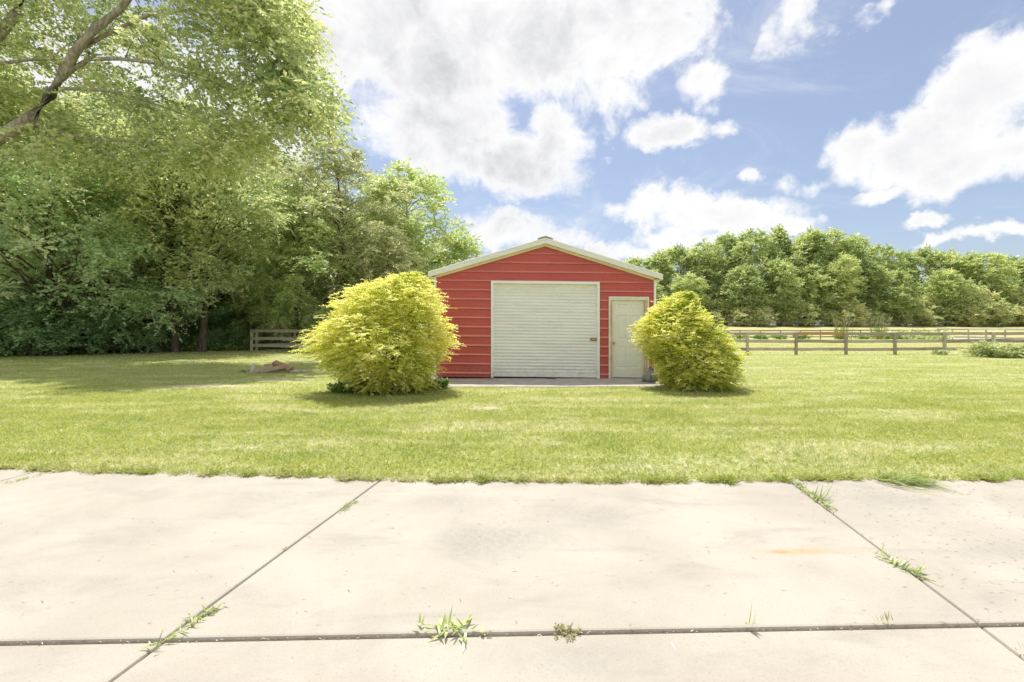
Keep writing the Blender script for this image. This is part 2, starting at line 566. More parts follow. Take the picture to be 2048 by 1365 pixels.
M['steel'] = plain_mat('door_steel', (.45, .43, .38), .35, .5, .2, 30, 0, 10, 1.0)
M['rust'] = plain_mat('rusty_latch', (.36, .20, .09), .8, .3, .5, 60, .6, 80, dirt=(.65, .5, .33))
M['dark'] = plain_mat('dark_gap', (.02, .02, .02), .9, .1)
M['roof'] = metal_mat('roof_white', (.62, .62, .59), (.4, .38, .33), .05, .4)
M['ridge'] = metal_mat('ridge_grey', (.42, .41, .38), (.2, .19, .16), .2, .5)
M['rubber'] = plain_mat('black_rubber', (.018, .018, .02), .6, .4, .2)
M['sack'] = plain_mat('grey_plastic', (.26, .255, .265), .38, .5, .25, 7, .5, 22)
# wood
M['fence'] = wood_mat('weathered_fence', (.36, .305, .24), (.52, .46, .38), (.24, .20, .155))
M['fence_pale'] = wood_mat('bleached_fence', (.46, .42, .36), (.62, .58, .51), (.33, .29, .24))
M['fence_new'] = wood_mat('new_board', (.50, .28, .13), (.62, .38, .20), (.40, .21, .10))
M['plank_red'] = wood_mat('red_brown_plank', (.30, .165, .11), (.44, .27, .19))
M['plank_tan'] = wood_mat('tan_plank', (.45, .34, .22), (.60, .48, .33))
M['plank_white'] = wood_mat('white_block', (.62, .58, .50), (.75, .72, .65), (.45, .38, .30))
M['plank_grey'] = wood_mat('grey_plank', (.30, .26, .22), (.48, .43, .37))

# ------------------------------------------------------------------ ground
RNG = np.random.default_rng(11)


def ss(x, a, b):
    t = np.clip((x - a) / (b - a), 0, 1)
    return t * t * (3 - 2 * t)


def ground_z(x, y):
    x = np.asarray(x, float); y = np.asarray(y, float)
    z = -.062 + .04 * ss(y, 3.2, 3.7)
    z = z + .025 * np.sin(x * .23 + 1) * np.sin(y * .31) * ss(y, 6, 12) * (1 - ss(y, 60, 70))
    z = z + 2.05 * ss(y, 57, 104)
    return z


xs = np.concatenate([np.linspace(-420, -60, 13)[:-1], np.linspace(-60, 80, 141), np.linspace(80, 420, 13)[1:]])
ys = np.concatenate([np.linspace(-60, 0, 7)[:-1], np.linspace(0, 6, 31)[:-1], np.linspace(6, 50, 89)[:-1], np.linspace(50, 120, 36)[:-1], np.linspace(120, 700, 12)])
gx, gy = np.meshgrid(xs, ys)
V = np.stack([gx.ravel(), gy.ravel(), ground_z(gx, gy).ravel()], 1)
nx = len(xs)
ii = (np.arange(len(ys) - 1)[:, None] * nx + np.arange(nx - 1)[None]).ravel()
F = np.stack([ii, ii + 1, ii + nx + 1, ii + nx], 1)
lawn = link('ground', mesh_np('ground', V, F, M['lawn'], smooth=True))
tag(lawn, 'mown yellow-green lawn running out to the paddocks', kind='structure')

# ------------------------------------------------------------------ driveway slabs
EDGE_PX = [(-700, 912), (-300, 924), (0, 936), (100, 940), (300, 946), (420, 950), (560, 950), (700, 957), (800, 962), (1024, 961), (1200, 965),
           (1400, 963), (1570, 961), (1700, 957), (1790, 958), (1900, 960), (2048, 958), (2400, 955), (2800, 952)]
EDGE = np.array([gp(a, b) for a, b in EDGE_PX])


def edge_y(x):
    return np.interp(x, EDGE[:, 0], EDGE[:, 1])


driveway = link('driveway', None)
b = MB(); b.add([(-9, -4, -.022), (9, -4, -.022), (9, 3.5, -.022), (-9, 3.5, -.022)], [(0, 1, 2, 3)])
driveway.data if False else None
bpy.data.objects.remove(driveway)
driveway = b.build('driveway', M['dirt'])
tag(driveway, 'pale concrete driveway of large slabs with weedy joints', kind='structure')


def trans_y(x):            # the joint across the driveway
    return 1.874 + .0278 * x


COLS = [-7.25, -4.16, -1.085, 2.285, 5.60]      # joint X at Y = 3.75


def jx(c0, y):
    return c0 + .166 * (y - 3.75)


def slab(poly, ztop, th=.09):
    bm = bmesh.new()
    bot = [bm.verts.new((p[0], p[1], ztop - th)) for p in poly]
    f = bm.faces.new(bot)
    if f.normal.z < 0: f.normal_flip()
    r = bmesh.ops.extrude_face_region(bm, geom=[f])
    vs = [g for g in r['geom'] if isinstance(g, bmesh.types.BMVert)]
    for v_ in vs: v_.co.z = ztop
    bm.normal_update()
    ed = [e for e in bm.edges if all(abs(v_.co.z - ztop) < 1e-6 for v_ in e.verts)]
    bmesh.ops.bevel(bm, geom=ed, offset=.011, segments=2, affect='EDGES', profile=.5)
    bmesh.ops.recalc_face_normals(bm, faces=bm.faces)
    me = bpy.data.meshes.new('concrete_slab'); bm.to_mesh(me); bm.free()
    me.materials.append(M['concrete'])
    return link('concrete_slab', me, driveway)


g = .0055
for i in range(-1, len(COLS)):
    lx = (lambda y, i=i: jx(COLS[i], y) + g) if i >= 0 else (lambda y: jx(-10.3, y))
    rx = (lambda y, i=i: jx(COLS[i + 1], y) - g) if i + 1 < len(COLS) else (lambda y: jx(8.9, y))
    # far row
    y0 = trans_y(0)
    a0 = trans_y(lx(y0)) + .005; a1 = trans_y(rx(y0)) + .005
    pl = [(lx(a0), a0), (rx(a1), a1)]
    xr = rx(3.8); xl = lx(3.8)
    ex = np.linspace(xr, xl, 9)
    pl += [(float(x), float(edge_y(x)) + .06) for x in ex]
    slab(pl, 0.0)
    # near row, two centimetres lower
    pl = [(lx(-3), -3.0), (rx(-3), -3.0), (rx(a1), a1 - .011), (lx(a0), a0 - .011)]
    slab(pl, -.008)

# shed pad
b = MB(); b.box(-2.3, 3.42, 9.87, 18.9, -.12, 0.0)
pad = b.build('concrete_pad', M['pad'], bevel=.012)
tag(pad, 'concrete pad along the foot of the red shed', kind='structure')

# gravel strip far right
b = MB(); 
gv = [(46, 56.0), (120, 50.0), (120, 58.5), (46, 61)]
b.add([(x, y, float(ground_z(x, y)) + .03) for x, y in gv], [(0, 1, 2, 3)])
gt = b.build('gravel_track', M['gravel'])
tag(gt, 'pale gravel track beyond the far fence', kind='structure')


# ------------------------------------------------------------------ lawn blades (real geometry, near part of the lawn)
def blades(n, y0, y1, margin, h, w, rng, f0=0.0, f1=1.0):
    y = np.sqrt(rng.uniform(y0 * y0, y1 * y1, n))
    x = rng.uniform(-1, 1, n) * (1.125 * y + margin)
    keep = np.ones(n, bool)
    keep &= rng.random(n) < np.clip((y - y0) / max(f0, 1e-6), 0, 1) if f0 else True
    keep &= rng.random(n) < np.clip((y1 - y) / f1, 0, 1)
    ey = edge_y(x)
    keep &= y > ey - .01 + rng.normal(0, .018, n)
    keep &= ~((x > -2.28) & (x < 3.4) & (y > 9.9) & (y < 18.9))
    for (bx, by, ra, rb) in BARE:
        keep &= ~((((x - bx) / ra) ** 2 + ((y - by) / rb) ** 2 < rng.uniform(.2, 1.3, n)))
    x, y = x[keep], y[keep]; n = len(x)
    P = np.stack([x, y, ground_z(x, y)], 1)
    pat = .5 + .5 * np.sin(x * 1.7 + 2 * np.sin(y * 1.3)) * np.sin(y * 2.3 + 1.5 * np.sin(x * .9))
    hh = h * rng.uniform(.5, 1.25, n) * (.75 + .5 * pat)
    a = rng.uniform(0, 2 * math.pi, n)
    lean = rng.uniform(.5, 2.2, n)
    T = nrm(np.stack([np.cos(a) * lean, np.sin(a) * lean, np.ones(n)], 1))
    near = (y < edge_y(x) + .07)
    T[near, 1] -= .5; T = nrm(T)
    Nn = nrm(rng.normal(0, 1, (n, 3)) * .5 + np.stack([-np.cos(a) * .5, -np.sin(a) * .5, 1.0 * np.ones(n)], 1))
    tint = np.clip(rng.normal(.5, .24, n), 0, 1)
    return P, T, Nn, hh, w * rng.uniform(.6, 1.3, n), tint


ne = 38000
ex_ = RNG.uniform(-7.2, 7.2, ne)
ey_ = edge_y(ex_)
dn_ = np.clip(.42 + .38 * np.sin(ex_ * 5.1 + 2 * np.sin(ex_ * 2.3)) * np.sin(ex_ * 11.3 + 1) + .35 * np.sin(ex_ * 23.7 + 3 * np.sin(ex_ * 3.1)) * np.sin(ex_ * 7.7), 0, 1)
kp = RNG.random(ne) < .12 + .88 * dn_
ex_, ey_, dn_ = ex_[kp], ey_[kp], dn_[kp]; ne = len(ex_)
yy = ey_ + np.abs(RNG.normal(0, .05, ne)) - .015 - .075 * dn_ * RNG.random(ne) ** 1.5 + RNG.normal(0, .012, ne)
aa = RNG.uniform(0, 2 * math.pi, ne); le = RNG.uniform(.5, 2.0, ne)
edge_set = (np.stack([ex_, yy, np.maximum(ground_z(ex_, yy), np.where(yy < ey_ + .06, .002, -.05))], 1), nrm(np.stack([np.cos(aa) * le, np.sin(aa) * le * .8 - .55, .7 * np.ones(ne)], 1)),
            nrm(RNG.normal(0, .5, (ne, 3)) + UP), (.035 + .04 * dn_) * RNG.uniform(.5, 1.2, ne), .0085 * RNG.uniform(.6, 1.3, ne), np.clip(RNG.normal(.38, .2, ne), 0, .7))
parts = [edge_set, blades(490000, 3.5, 10.5, 2.6, .050, .0088, RNG, 0.0, 4.5), blades(380000, 6.0, 21, 2.6, .050, .016, RNG, 4.5, 8.0), blades(150000, 13, 46, 2.0, .052, .045, RNG, 8.0, 12.0)]
P, T, Nn, hh, ww, tt = [np.concatenate([p[i] for p in parts]) for i in range(6)]
V, F = kites(P, T, Nn, hh, ww)
# far blades need only one triangle each
n1 = len(parts[0][0]) + len(parts[1][0]); nt = len(P)
F = np.concatenate([F[:nt], F[nt:nt + n1]])
grass = link('lawn_grass', mesh_np('lawn_grass', V, F, M['blade'], np.repeat(tt, 4)))
tag(grass, 'short mown grass blades covering the lawn', 'grass', kind='stuff')

# ------------------------------------------------------------------ shed
SX, SY = 0.832, 11.46          # centre of the front wall
XL, XR = -1.914, 3.577
ZE, ZP = 2.545, 3.372          # wall height at corner and at peak
SLOPE = (ZP - ZE) / (SX - XL)
DEPTH = 7.3


def sag(p):                    # the slab and shed fall slightly to the right
    return (p[0], p[1], p[2] - .0115 * (p[0] - SX))


shed = empty('metal_shed', (0, 0, 0), 'red metal garage shed with white roller door and cream entry door', 'shed')


def sbox(name, x0, x1, y0, y1, z0, z1, mat, parent=None, bevel=.004):
    b = MB(); b.box(x0, x1, y0, y1, z0, z1)
    return b.build(name, mat, parent or shed, bevel=bevel, fix=sag)


PITCH = .2325
RIBZ0 = .105


def profile(z0, z1):
    """list of (z, outward offset) of the ribbed panel between two heights"""
    pts = []
    k0 = int(math.floor((z0 - RIBZ0) / PITCH)) - 1
    for k in range(k0, k0 + int((z1 - z0) / PITCH) + 4):
        c = RIBZ0 + k * PITCH
        pts += [(c - .020, 0), (c - .012, .028), (c + .002, .028), (c + .034, 0)]
        for q in (.085, .148):
            pts += [(c + q - .012, 0), (c + q - .005, .0045), (c + q + .005, .0045), (c + q + .012, 0)]
    pts.sort()
    zs = [p[0] for p in pts]; os_ = [p[1] for p in pts]
    out = [(z0, float(np.interp(z0, zs, os_)))] + [p for p in pts if z0 < p[0] < z1] + [(z1, float(np.interp(z1, zs, os_)))]
    return out


def gable_clip(z):
    h = (ZP - z) / SLOPE
    return SX - h, SX + h


def panel(x0, x1, z0, z1, y=SY, sgn=-1, axis='x', gable=False):
    pr = profile(z0, z1)
    if gable:
        extra = []
        for xx in (x0, x1):
            zc = ZP - abs(xx - SX) * SLOPE
            if z0 < zc < z1: extra.append((zc, float(np.interp(zc, [p[0] for p in pr], [p[1] for p in pr]))))
        pr = sorted(pr + extra)
    b = MB(); vs = []
    for (z, o) in pr:
        a, c = x0, x1
        if gable:
            l, r_ = gable_clip(z); a, c = max(a, l), min(c, r_)
            if c < a: a = c = SX
        if axis == 'x':
            vs += [(a, y + sgn * o, z), (c, y + sgn * o, z)]
        else:
            vs += [(y + sgn * o, a, z), (y + sgn * o, c, z)]
    fs = [(2 * i, 2 * i + 1, 2 * i + 3, 2 * i + 2) for i in range(len(pr) - 1)]
    b.add(vs, fs)
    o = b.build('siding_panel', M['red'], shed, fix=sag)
    o.data.materials.append(M['red_highlight'])
    for i, p in enumerate(o.data.polygons):          # sky highlight painted in as paler red along the rib tops
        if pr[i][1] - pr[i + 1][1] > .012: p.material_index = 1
    return o


RD = (-.523, 2.198, 2.437)     # roller opening: x0, x1, top
ED = (2.435, 3.436, 2.075)     # entry door opening
c4 = PITCH * 4
courses = [(0.012, RIBZ0 - .03 + c4), (RIBZ0 - .03 + c4, RIBZ0 - .03 + 2 * c4), (RIBZ0 - .03 + 2 * c4, RIBZ0 - .03 + 3 * c4), (RIBZ0 - .03 + 3 * c4, ZP)]


def clipz(z0, z1, lo, hi):
    a, c = max(z0, lo), min(z1, hi)
    return (a, c) if c - a > .01 else None


for (z0, z1) in courses:
    panels = [(XL, RD[0], 0, 99), (RD[0], RD[1], RD[2], 99), (RD[1], ED[0], 0, 99), (ED[0], ED[1], ED[2], 99), (ED[1], XR, 0, 99)]
    for (a, c, lo, hi) in panels:
        z = clipz(z0, z1, lo, hi)
        if z and z[0] < ZP - min(abs(a - SX), abs(c - SX)) * SLOPE * (0 if a < SX < c else 1):
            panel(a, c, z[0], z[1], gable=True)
    zz = clipz(z0, z1, 0, ZE)
    if zz:
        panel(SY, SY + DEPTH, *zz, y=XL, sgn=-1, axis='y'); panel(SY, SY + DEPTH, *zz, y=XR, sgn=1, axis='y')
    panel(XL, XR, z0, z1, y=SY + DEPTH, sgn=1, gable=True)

# corner trims and base strip
sbox('corner_trim', XL - .045, XL + .012, SY - .038, SY + .06, .005, ZE - .03, M['white'])
sbox('corner_trim', XR - .012, XR + .045, SY - .038, SY + .06, .005, ZE - .03, M['white'])

# roof: two ribbed slopes, fascia, rake trim, soffit, ridge cap
OV = .17                       # eave overhang
YF = SY - .16                  # front edge of the roof
for s in (-1, 1):
    b = MB(); vs = []
    L = (SX - XL) + OV
    prof = []
    k = 0.0
    while k < L:
        for q, o in ((0, 0), (.02, .02), (.045, .02), (.065, 0)):
            if k + q <= L: prof.append((k + q, o))
        k += .23
    prof.append((L, 0))
    zt = ZP + .13
    for (q, o) in prof:
        x = SX + s * q; z = zt - q * SLOPE + o
        vs += [(x, YF, z), (x, SY + DEPTH + .1, z)]
    fs = [(2 * i, 2 * i + 1, 2 * i + 3, 2 * i + 2) for i in range(len(prof) - 1)]
    b.add(vs, fs); b.build('roof_sheet', M['roof'], shed, fix=sag)

    def band(name, top, bot, y0, y1, mat, l=L):
        b = MB(); ps = []
        for (q, z) in ((0, top), (l, top - l * SLOPE), (l, bot - l * SLOPE), (0, bot)):
            ps.append((SX + s * q, z))
        v_ = [(x, y0, z) for x, z in ps] + [(x, y1, z) for x, z in ps]
        f_ = [(0, 1, 2, 3), (7, 6, 5, 4), (0, 4, 5, 1), (1, 5, 6, 2), (2, 6, 7, 3), (3, 7, 4, 0)]
        b.add(v_, f_); return b.build(name, mat, shed, fix=sag, bevel=.003)
    band('fascia', ZP + .118, ZP + .002, YF - .012, YF + .012, M['fascia'])
    band('drip_edge', ZP + .142, ZP + .110, YF - .022, YF - .0125, M['white'])
    band('soffit', ZP + .020, ZP + .008, YF + .014, SY - .030, M['cream'])
    band('rake_trim', ZP + .016, ZP - .052, SY - .042, SY - .026, M['cream'], SX - XL + .03)
    # boxed eave
    b = MB()
    xa, xb = sorted((SX + s * (SX - XL + .002), SX + s * L))
    ze = ZP + .002 - L * SLOPE
    b.box(xa, xb, YF + .014, SY + DEPTH, ze + .0, ze + .012)
    b.box(*(sorted((SX + s * (L - .012), SX + s * (L + .008)))), YF + .014, SY + DEPTH, ze + .014, ze + .115)
    b.build('eave_box', M['cream'], shed, fix=sag)
b = MB()
cap = [(-.19, -.050), (-.13, -.028), (-.05, -.004), (0, .012), (.05, -.004), (.13, -.028), (.19, -.050)]
vs = []
for (q, z) in cap:
    vs += [(SX + q, YF - .03, ZP + .172 + z), (SX + q, SY + DEPTH + .12, ZP + .172 + z)]
n0 = len(cap)
for (q, z) in cap:
    vs += [(SX + q, YF - .03, ZP + .142 + z * .9)]
fs = [(2 * i, 2 * i + 1, 2 * i + 3, 2 * i + 2) for i in range(n0 - 1)] + [(2 * i, 2 * i + 2, 2 * n0 + i + 1, 2 * n0 + i) for i in range(n0 - 1)]
b.add(vs, fs); b.build('ridge_cap', M['ridge'], shed, fix=sag)

# roller door
x0, x1, zt = RD
rd = link('roller_door', None, shed)
t = .058
sbox('side_trim', x0 - .004, x0 + t, SY - .050, SY + .10, .004, zt - t, M['white'], rd)
sbox('side_trim', x1 - t, x1 + .004, SY - .050, SY + .10, .004, zt - t, M['white'], rd)
sbox('head_trim', x0 - .004, x1 + .004, SY - .051, SY + .10, zt - t, zt + .006, M['white'], rd)
b = MB(); vs = []
z = .125; rows = []
sp = .0805
while z < zt - .02:
    for q, o in ((0, 0), (.014, .010), (.030, .018), (.044, .0195), (.058, .016), (.070, .006)):
        rows.append((z + q * sp / .0805, o))
    z += sp
for (zz, o) in rows:
    vs += [(x0 + t - .008, SY + .055 - o, zz), (x1 - t + .008, SY + .055 - o, zz)]
b.add(vs, [(2 * i, 2 * i + 1, 2 * i + 3, 2 * i + 2) for i in range(len(rows) - 1)])
b.build('curtain', M['curtain'], rd, smooth=False, fix=sag)
sbox('bottom_bar', x0 + t + .003, x1 - t - .003, SY + .022, SY + .06, .030, .124, M['curtain'], rd)
sbox('bottom_seal', x0 + t + .003, x1 - t - .003, SY + .030, SY + .055, .004, .030, M['rubber'], rd)
lt = sbox('slide_latch', x1 - t - .165, x1 - t - .004, SY + .012, SY + .034, .955, 1.03, M['rust'], rd)
sbox('latch_bolt', x1 - t - .13, x1 - t - .02, SY + .000, SY + .012, .98, 1.005, M['steel'], lt)
sbox('latch_knob', x1 - t - .10, x1 - t - .085, SY - .018, SY + .000, .985, 1.0, M['rust'], lt)
b = MB(); b.tube([(.55, SY + .0, .035), (.62, SY - .03, .02), (.80, SY - .06, .012), (.95, SY - .10, .009), (1.10, SY - .13, .008)], .008, 6)
b.build('pull_cord', M['rubber'], rd, fix=sag)

# entry door
x0, x1, zt = ED
ed = link('entry_door', None, shed)
cs = .034
sbox('casing', x0 - .003, x0 + cs, SY - .052, SY + .02, .004, zt - cs, M['casing'], ed)
sbox('casing', x1 - cs, x1 + .003, SY - .052, SY + .02, .004, zt - cs, M['casing'], ed)
sbox('casing', x0 - .003, x1 + .003, SY - .053, SY + .02, zt - cs, zt + .004, M['casing'], ed)
sbox('jamb', x0 + cs, x0 + .082, SY - .030, SY + .12, .01, zt - .082, M['jamb'], ed)
sbox('jamb', x1 - .092, x1 - cs, SY - .030, SY + .12, .01, zt - .082, M['jamb'], ed)
sbox('head_jamb', x0 + cs, x1 - cs, SY - .031, SY + .12, zt - .082, zt - cs, M['casing'], ed)
sbox('threshold', x0 + .083, x1 - .093, SY - .03, SY + .10, .004, .026, M['steel'], ed)
dl, dr, db, dt = x0 + .086, x1 - .096, .040, zt - .086
sbox('door_sweep', dl, dr, SY + .038, SY + .06, .028, .042, M['rubber'], ed)
# leaf with six sunk panels
dw = dr - dl
px_ = [dl, dl + .125, dl + .125 + .245, dr - .125 - .245, dr - .125, dr]
pz_ = [db, db + .235, db + .235 + .545, db + .955, db + .955 + .625, db + 1.715, db + 1.715 + .135, dt]
b = MB()
yd = SY + .045
for i in range(5):
    for j in range(7):
        a0, a1, c0, c1 = px_[i], px_[i + 1], pz_[j], pz_[j + 1]
        if i in (1, 3) and j in (1, 3, 5):
            lv = [(0, 0), (.010, .016), (.034, .016), (.052, .003)]
            rings = [[(a0 + e, yd + d_, c0 + e), (a1 - e, yd + d_, c0 + e), (a1 - e, yd + d_, c1 - e), (a0 + e, yd + d_, c1 - e)] for e, d_ in lv]
            vs = [p for r_ in rings for p in r_]
            fs = []
            for r_ in range(3):
                for q in range(4):
                    fs.append((r_ * 4 + q, r_ * 4 + (q + 1) % 4, (r_ + 1) * 4 + (q + 1) % 4, (r_ + 1) * 4 + q))
            fs.append((12, 13, 14, 15))
            b.add(vs, fs)
        else:
            b.add([(a0, yd, c0), (a1, yd, c0), (a1, yd, c1), (a0, yd, c1)], [(0, 1, 2, 3)])
leaf = b.build('door_leaf', M['door'], ed, fix=sag)
kx, kz = dl + .055, .905
b = MB()
for (q, r_) in ((0, .028), (.008, .028), (.0081, .011), (.03, .011), (.036, .022), (.05, .028), (.064, .022), (.068, .004)):
    pass
b.tube([(kx, yd + .001, kz), (kx, yd - .009, kz), (kx, yd - .010, kz), (kx, yd - .034, kz), (kx, yd - .042, kz), (kx, yd - .055, kz), (kx, yd - .068, kz), (kx, yd - .072, kz)],
       [.030, .030, .012, .012, .022, .028, .022, .006], 14)
b.build('door_knob', M['steel'], leaf, smooth=True, fix=sag)

# ------------------------------------------------------------------ sack and bin by the right corner
b = MB()
rr = random.Random(3)
prof = [(.0, .00), (.10, .0), (.165, .03), (.19, .09), (.185, .15), (.15, .21), (.09, .26), (.045, .285), (.03, .30), (.05, .325), (.06, .345), (.02, .34)]
n = 22; vs = []
for j, (r_, z) in enumerate(prof):
    for k in range(n):
        a = 2 * math.pi * k / n
        w = 1 + (.10 * math.sin(3 * a + z * 9) + .07 * math.sin(5 * a - z * 14) + rr.uniform(-.03, .03) + .06 * math.sin(9 * a + z * 30)) * (1 if j > 1 else .3)
        vs.append((r_ * w * math.cos(a), r_ * w * math.sin(a) * .9, z + rr.uniform(-.006, .006) * (j > 1)))
fs = [(j * n + k, j * n + (k + 1) % n, (j + 1) * n + (k + 1) % n, (j + 1) * n + k) for j in range(len(prof) - 1) for k in range(n)]
b.add(vs, fs)
sk = b.build('knotted_sack', M['sack'], smooth=True)
sk.location = (X(1300, 10.75), 10.75, -.024)
tag(sk, 'lumpy grey plastic sack on the pad beside the entry door', 'sack')

bn = empty('storage_bin', (X(1336, 12.3), 12.3, -.05), 'black bin tucked beside the right shed wall behind the golden bush', 'bin')
b = MB()
b.tube([(0, 0, .02), (0, 0, .04), (0, 0, .62), (0, 0, .64), (0, 0, .66)], [.20, .21, .26, .275, .275], 20)
b.build('body', M['rubber'], bn)
b = MB()
b.tube([(0, 0, .662), (0, 0, .68), (0, 0, .72), (0, 0, .735)], [.285, .285, .18, .05], 20)
b.build('lid', M['rubber'], bn)

# ------------------------------------------------------------------ foliage generators
def bush_mesh(seed, table, cx, n_out, n_in, leaf, wid, nl, spray, mat, zc, elong=.9, up=.15, tilt=.5, lobes=.15):
    """table rows: z, left x, right x (relative to cx); depth follows the half width"""
    rng = np.random.default_rng(seed)
    tz = np.array([r_[0] for r_ in table]); tl = np.array([r_[1] for r_ in table]) - cx; tr = np.array([r_[2] for r_ in table]) - cx

    def surf(z, a, s):
        l = np.interp(z, tz, tl); r_ = np.interp(z, tz, tr)
        m_, h = (l + r_) / 2, (r_ - l) / 2
        lob = 1 - lobes * .6 + lobes * np.sin(4 * a + 5 * z + seed) * .7 + lobes * np.sin(9 * a - 13 * z) * .55 + lobes * .5 * np.sin(15 * a + 21 * z)
        return np.stack([m_ + h * np.cos(a) * s * lob, h * elong * np.sin(a) * s * lob, z], 1), h
    Vs, Fs, Ts = [], [], []
    off = 0
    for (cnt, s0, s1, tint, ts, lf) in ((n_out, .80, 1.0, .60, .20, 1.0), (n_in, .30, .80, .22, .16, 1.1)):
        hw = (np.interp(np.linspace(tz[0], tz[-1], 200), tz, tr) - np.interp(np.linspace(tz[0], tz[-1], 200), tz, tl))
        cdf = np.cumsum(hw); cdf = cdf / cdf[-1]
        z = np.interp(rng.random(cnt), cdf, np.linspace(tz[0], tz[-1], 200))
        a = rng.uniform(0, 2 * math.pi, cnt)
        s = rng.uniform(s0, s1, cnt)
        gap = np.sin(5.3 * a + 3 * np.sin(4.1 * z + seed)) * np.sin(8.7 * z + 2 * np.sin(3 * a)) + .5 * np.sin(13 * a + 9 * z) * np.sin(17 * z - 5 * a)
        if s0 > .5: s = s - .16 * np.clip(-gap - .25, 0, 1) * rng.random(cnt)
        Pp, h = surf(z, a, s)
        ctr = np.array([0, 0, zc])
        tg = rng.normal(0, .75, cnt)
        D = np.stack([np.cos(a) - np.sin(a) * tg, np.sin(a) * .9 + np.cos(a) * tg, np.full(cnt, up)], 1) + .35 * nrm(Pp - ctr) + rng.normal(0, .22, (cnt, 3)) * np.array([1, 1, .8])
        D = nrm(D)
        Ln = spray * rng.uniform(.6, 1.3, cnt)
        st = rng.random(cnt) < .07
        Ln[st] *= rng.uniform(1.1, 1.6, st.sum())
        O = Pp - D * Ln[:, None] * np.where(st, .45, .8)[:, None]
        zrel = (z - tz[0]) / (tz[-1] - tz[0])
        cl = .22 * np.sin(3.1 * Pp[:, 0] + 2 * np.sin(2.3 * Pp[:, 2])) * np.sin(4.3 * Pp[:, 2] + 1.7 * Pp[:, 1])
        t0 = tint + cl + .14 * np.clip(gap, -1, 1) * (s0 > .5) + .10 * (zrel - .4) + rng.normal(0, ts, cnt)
        v, f, tt_ = sprays(rng, O, D, Ln, nl, leaf * lf, wid * lf, t0, droop=.22, flat=.85, jit=tilt, tj=.22)
        v[:, 2] = np.maximum(v[:, 2], .012)
        Vs.append(v); Fs.append(f + off); Ts.append(tt_); off += len(v)
    return mesh_np('crown', np.concatenate(Vs), np.concatenate(Fs), mat, np.concatenate(Ts))


def stems_mesh(seed, n, h, spread, r0, mat, name='stems'):
    rg = random.Random(seed); b = MB()
    for i in range(n):
        a = 2 * math.pi * i / n + rg.uniform(-.3, .3); s = spread * rg.uniform(.5, 1)
        hh_ = h * rg.uniform(.7, 1)
        p0 = Vector((math.cos(a) * .10, math.sin(a) * .10, -.02))
        ps = [p0 + Vector((math.cos(a) * s * t ** 1.3, math.sin(a) * s * t ** 1.3, hh_ * t)) + Vector((rg.uniform(-.03, .03), rg.uniform(-.03, .03), 0)) for t in (0, .25, .5, .75, 1)]
        b.tube(ps, [r0, r0 * .8, r0 * .6, r0 * .4, r0 * .15], 5)
    me = bpy.data.meshes.new(name); me.from_pydata(b.v, [], b.f); me.update()
    me.materials.append(mat)
    return me


# golden bushes
def px_table(rows, d):
    return [(CAM_H - (y - HOR) / FPX * d, X(a, d), X(c_, d)) for (y, a, c_) in rows][::-1]


LB = px_table([(537, 815, 838), (547, 765, 855), (560, 726, 868), (574, 688, 880), (600, 655, 892), (620, 648, 898), (645, 622, 908), (678, 606, 912), (702, 613, 904), (720, 636, 895),
               (738, 654, 886), (757, 674, 872), (775, 694, 858)], 9.0)
cx = X(765, 9.0)
lb = empty('golden_bush', (cx, 9.15, -.03), 'big rounded golden-leaved bush at the left corner of the red shed', 'bush', 'golden bushes flanking the shed')
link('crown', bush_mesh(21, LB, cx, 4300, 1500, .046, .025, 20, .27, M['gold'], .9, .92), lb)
link('stems', stems_mesh(22, 13, 1.9, .95, .022, M['bark']), lb)
RB = px_table([(578, 1358, 1384), (586, 1342, 1396), (596, 1322, 1402), (612, 1300, 1408), (630, 1282, 1426), (645, 1266, 1444), (662, 1270, 1452), (682, 1272, 1462), (702, 1292, 1484), (722, 1302, 1490),
               (746, 1308, 1486), (766, 1326, 1474), (782, 1345, 1458)], 9.55)
cx = X(1385, 9.55)
rb = empty('golden_bush', (cx, 9.6, -.03), 'smaller pointed golden-leaved bush partly hiding the entry door', 'bush', 'golden bushes flanking the shed')
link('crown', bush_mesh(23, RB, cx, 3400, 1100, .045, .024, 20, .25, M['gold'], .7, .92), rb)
link('stems', stems_mesh(24, 11, 1.5, .8, .02, M['bark']), rb)


# weeds at the foot of the left bush
def weed_clump(seed, loc, r_, h, label, mat='weed', cat='weed', leaf=.11, wid=.055, n=70, nl=9, name='weed_clump', group=None):
    rng = np.random.default_rng(seed)
    a = rng.uniform(0, 2 * math.pi, n)
    rad = r_ * np.sqrt(rng.random(n)) * .8
    O = np.stack([rad * np.cos(a), rad * np.sin(a) * .7, np.full(n, .0)], 1)
    D = nrm(np.stack([np.cos(a) * rad / r_ * .8, np.sin(a) * rad / r_ * .8, np.ones(n)], 1) + rng.normal(0, .22, (n, 3)))
    Ln = h * rng.uniform(.45, 1.05, n)
    v, f, t_ = sprays(rng, O, D, Ln, nl, leaf, wid, np.clip(rng.normal(.45, .2, n), 0, 1), droop=.2, flat=.7, jit=.5)
    v[:, 2] = np.maximum(v[:, 2], .004)
    o = link(name, mesh_np(name, v, f, M[mat], t_))
    o.location = loc
    tag(o, label, cat, group)
    return o


weed_clump(31, (*gp(705, 783), -.03), .40, .30, 'leafy dark green weeds at the left foot of the big golden bush', n=90)
weed_clump(32, (*gp(868, 776), -.03), .30, .24, 'leafy green weeds under the right side of the big golden bush', n=70)
weed_clump(33, (*gp(790, 784), -.03), .45, .16, 'low weeds in the shade under the middle of the big golden bush', n=80, leaf=.08)


